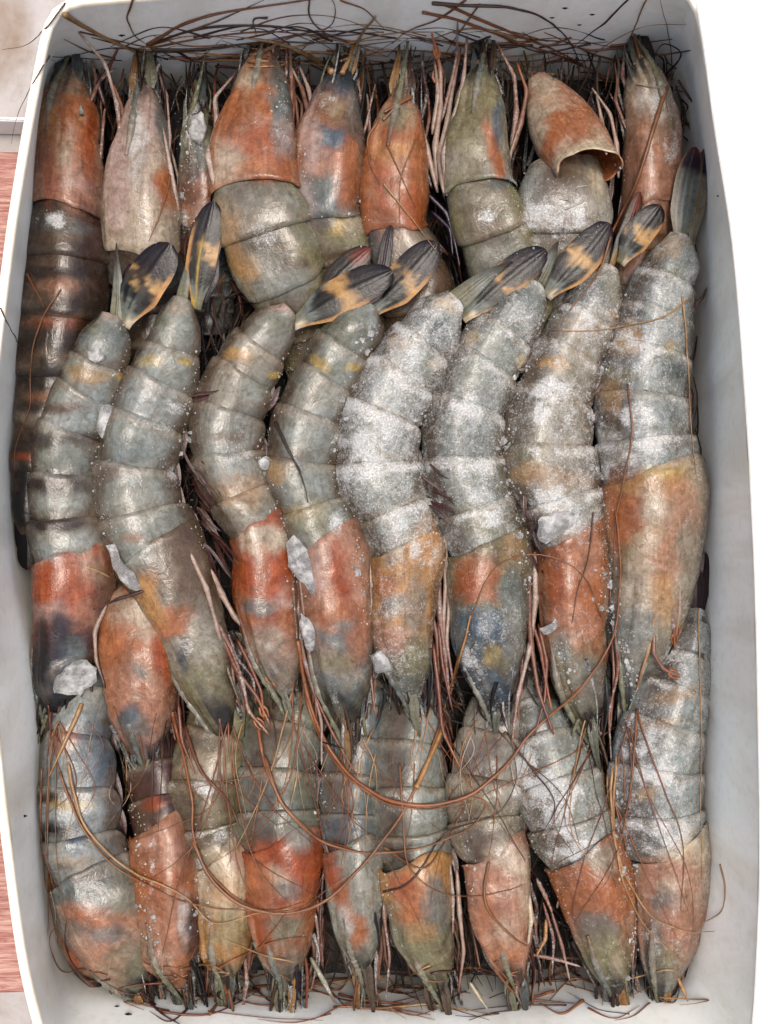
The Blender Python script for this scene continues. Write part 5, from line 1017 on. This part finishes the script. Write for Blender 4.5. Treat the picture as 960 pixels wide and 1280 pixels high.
for (x0, y0, rx, ry, am) in FROST:
    if am < .5: continue
    for k in range(int(rx * ry * .06 * am)):
        a_ = rr.uniform(0, 6.28); q_ = math.sqrt(rr.random()) * 1.15; x, y = x0 + rx * q_ * math.cos(a_), y0 + ry * q_ * math.sin(a_)
        s = min(1.9, .35 + abs(rr.gauss(0, .42))); c = P(x, y, ground_z(x, y) + s * .2)
        g.add(oct_ * s + (RNG.random((6, 3)) - .5) * s * .7 + c, of, np.array([.8, .8, .82]))
# lumpy crusts of ice in the seams of the middle row
th_ = np.linspace(0.05, np.pi - .05, 7); ph_ = np.linspace(0, 2 * np.pi, 10, endpoint=False)
sph = np.stack([np.sin(th_)[:, None] * np.cos(ph_), np.sin(th_)[:, None] * np.sin(ph_), np.cos(th_)[:, None] * np.ones(10)], -1).reshape(-1, 3); sf = grid_faces(7, 10, True)
gi = Geo()
for si in list(range(1, 11)) + [12, 17, 21, 22]:
    p = catmull(np.array([(x, y, 0) for x, y in SEAMS[si]], float), 40)
    for k in range(22 if 2 < si < 9 else 6):
        b_ = p[rr.randrange(40)]
        for m_ in range(rr.randint(1, 4)):
            x, y = b_[0] + rr.gauss(0, 6), b_[1] + rr.gauss(0, 7); s_ = min(4.6, .9 + abs(rr.gauss(0, 1.3))); c_ = P(x, y, ground_z(x, y))
            v_ = sph * np.array([s_ * rr.uniform(.7, 1.5), s_ * rr.uniform(.7, 1.5), s_ * rr.uniform(.35, .7)]); v_ = v_ * (1 + .8 * (vn(v_ + c_, 2.4, k) - .5))[:, None]
            gi.add(v_ + c_, sf, np.array([.8, .8, .8]))
o = build('ice_crust', gi, M_ICE, None, (ctr[0], ctr[1], 0), False); o['kind'] = 'stuff'
o = build('frost_grains', g, M_GRAIN, None, (ctr[0], ctr[1], 0), False); o['kind'] = 'stuff'
# crumbs stuck to the white wall
for (x, y, r, lab) in [(30, 1020, 2.2, 'lone dark crumb on the left wall beside the bottom row'), (146, 1258, 2.0, 'small dark crumb on the end wall, left of its larger neighbour'), (160, 1268, 2.8, 'larger dark crumb on the end wall below the bottom left prawn'),
                    (706, 10, 2.4, 'wet dark fleck on the far wall, highest of the four'), (740, 18, 2.2, 'wet dark fleck on the far wall, nearest the right corner'), (724, 31, 2.0, 'wet dark fleck on the far wall, lowest of the four'), (690, 22, 2.0, 'wet dark fleck on the far wall, furthest from the right corner'),
                    (152, 44, 2.6, 'dark curled speck on the far wall above the pinkish white head'), (898, 245, 1.6, 'tiny dark speck on the right wall beside the upright tail')]:
    c = P(x, y, ground_z(x, y) + .5)
    g = Geo(); g.add(oct_ * [r * 1.9, r * .8, r * .7] + c, of, PAL['black'])
    o = build('crumb', g, M_DARK, None, c, False); tag(o, lab, 'crumb', 'dark crumbs on the white walls')
# ruffled swimmerets along the underside of the second and the fifth prawn of the middle row
for (key, x0, y0, x1, y1, nn, dx, dy, wl) in [('M2', 226, 548, 262, 690, 22, 34, 44, 'swim'), ('M5', 526, 560, 545, 640, 7, 26, 26, 'swim'), ('M3', 236, 492, 246, 505, 3, 54, -14, 'swim'), ('M6', 655, 610, 664, 700, 8, 10, 34, 'swim')]:
    for k in range(nn):
        f = (k + rr.random()) / nn; x, y = x0 + (x1 - x0) * f + rr.uniform(-6, 10), y0 + (y1 - y0) * f
        zz = ground_z(x, y) * 1.0; x2, y2 = x + dx * rr.uniform(.6, 1.2), y + dy * rr.uniform(.6, 1.2); z2 = ground_z(x2, y2)
        blade(PRAWNS[key], P(x, y, max(zz, -30) + 2), P(x2, y2, min(max(z2, -26), 40) + 3), rr.uniform(1.6, 3.6), wl, 'swimmeret', M_LEG)
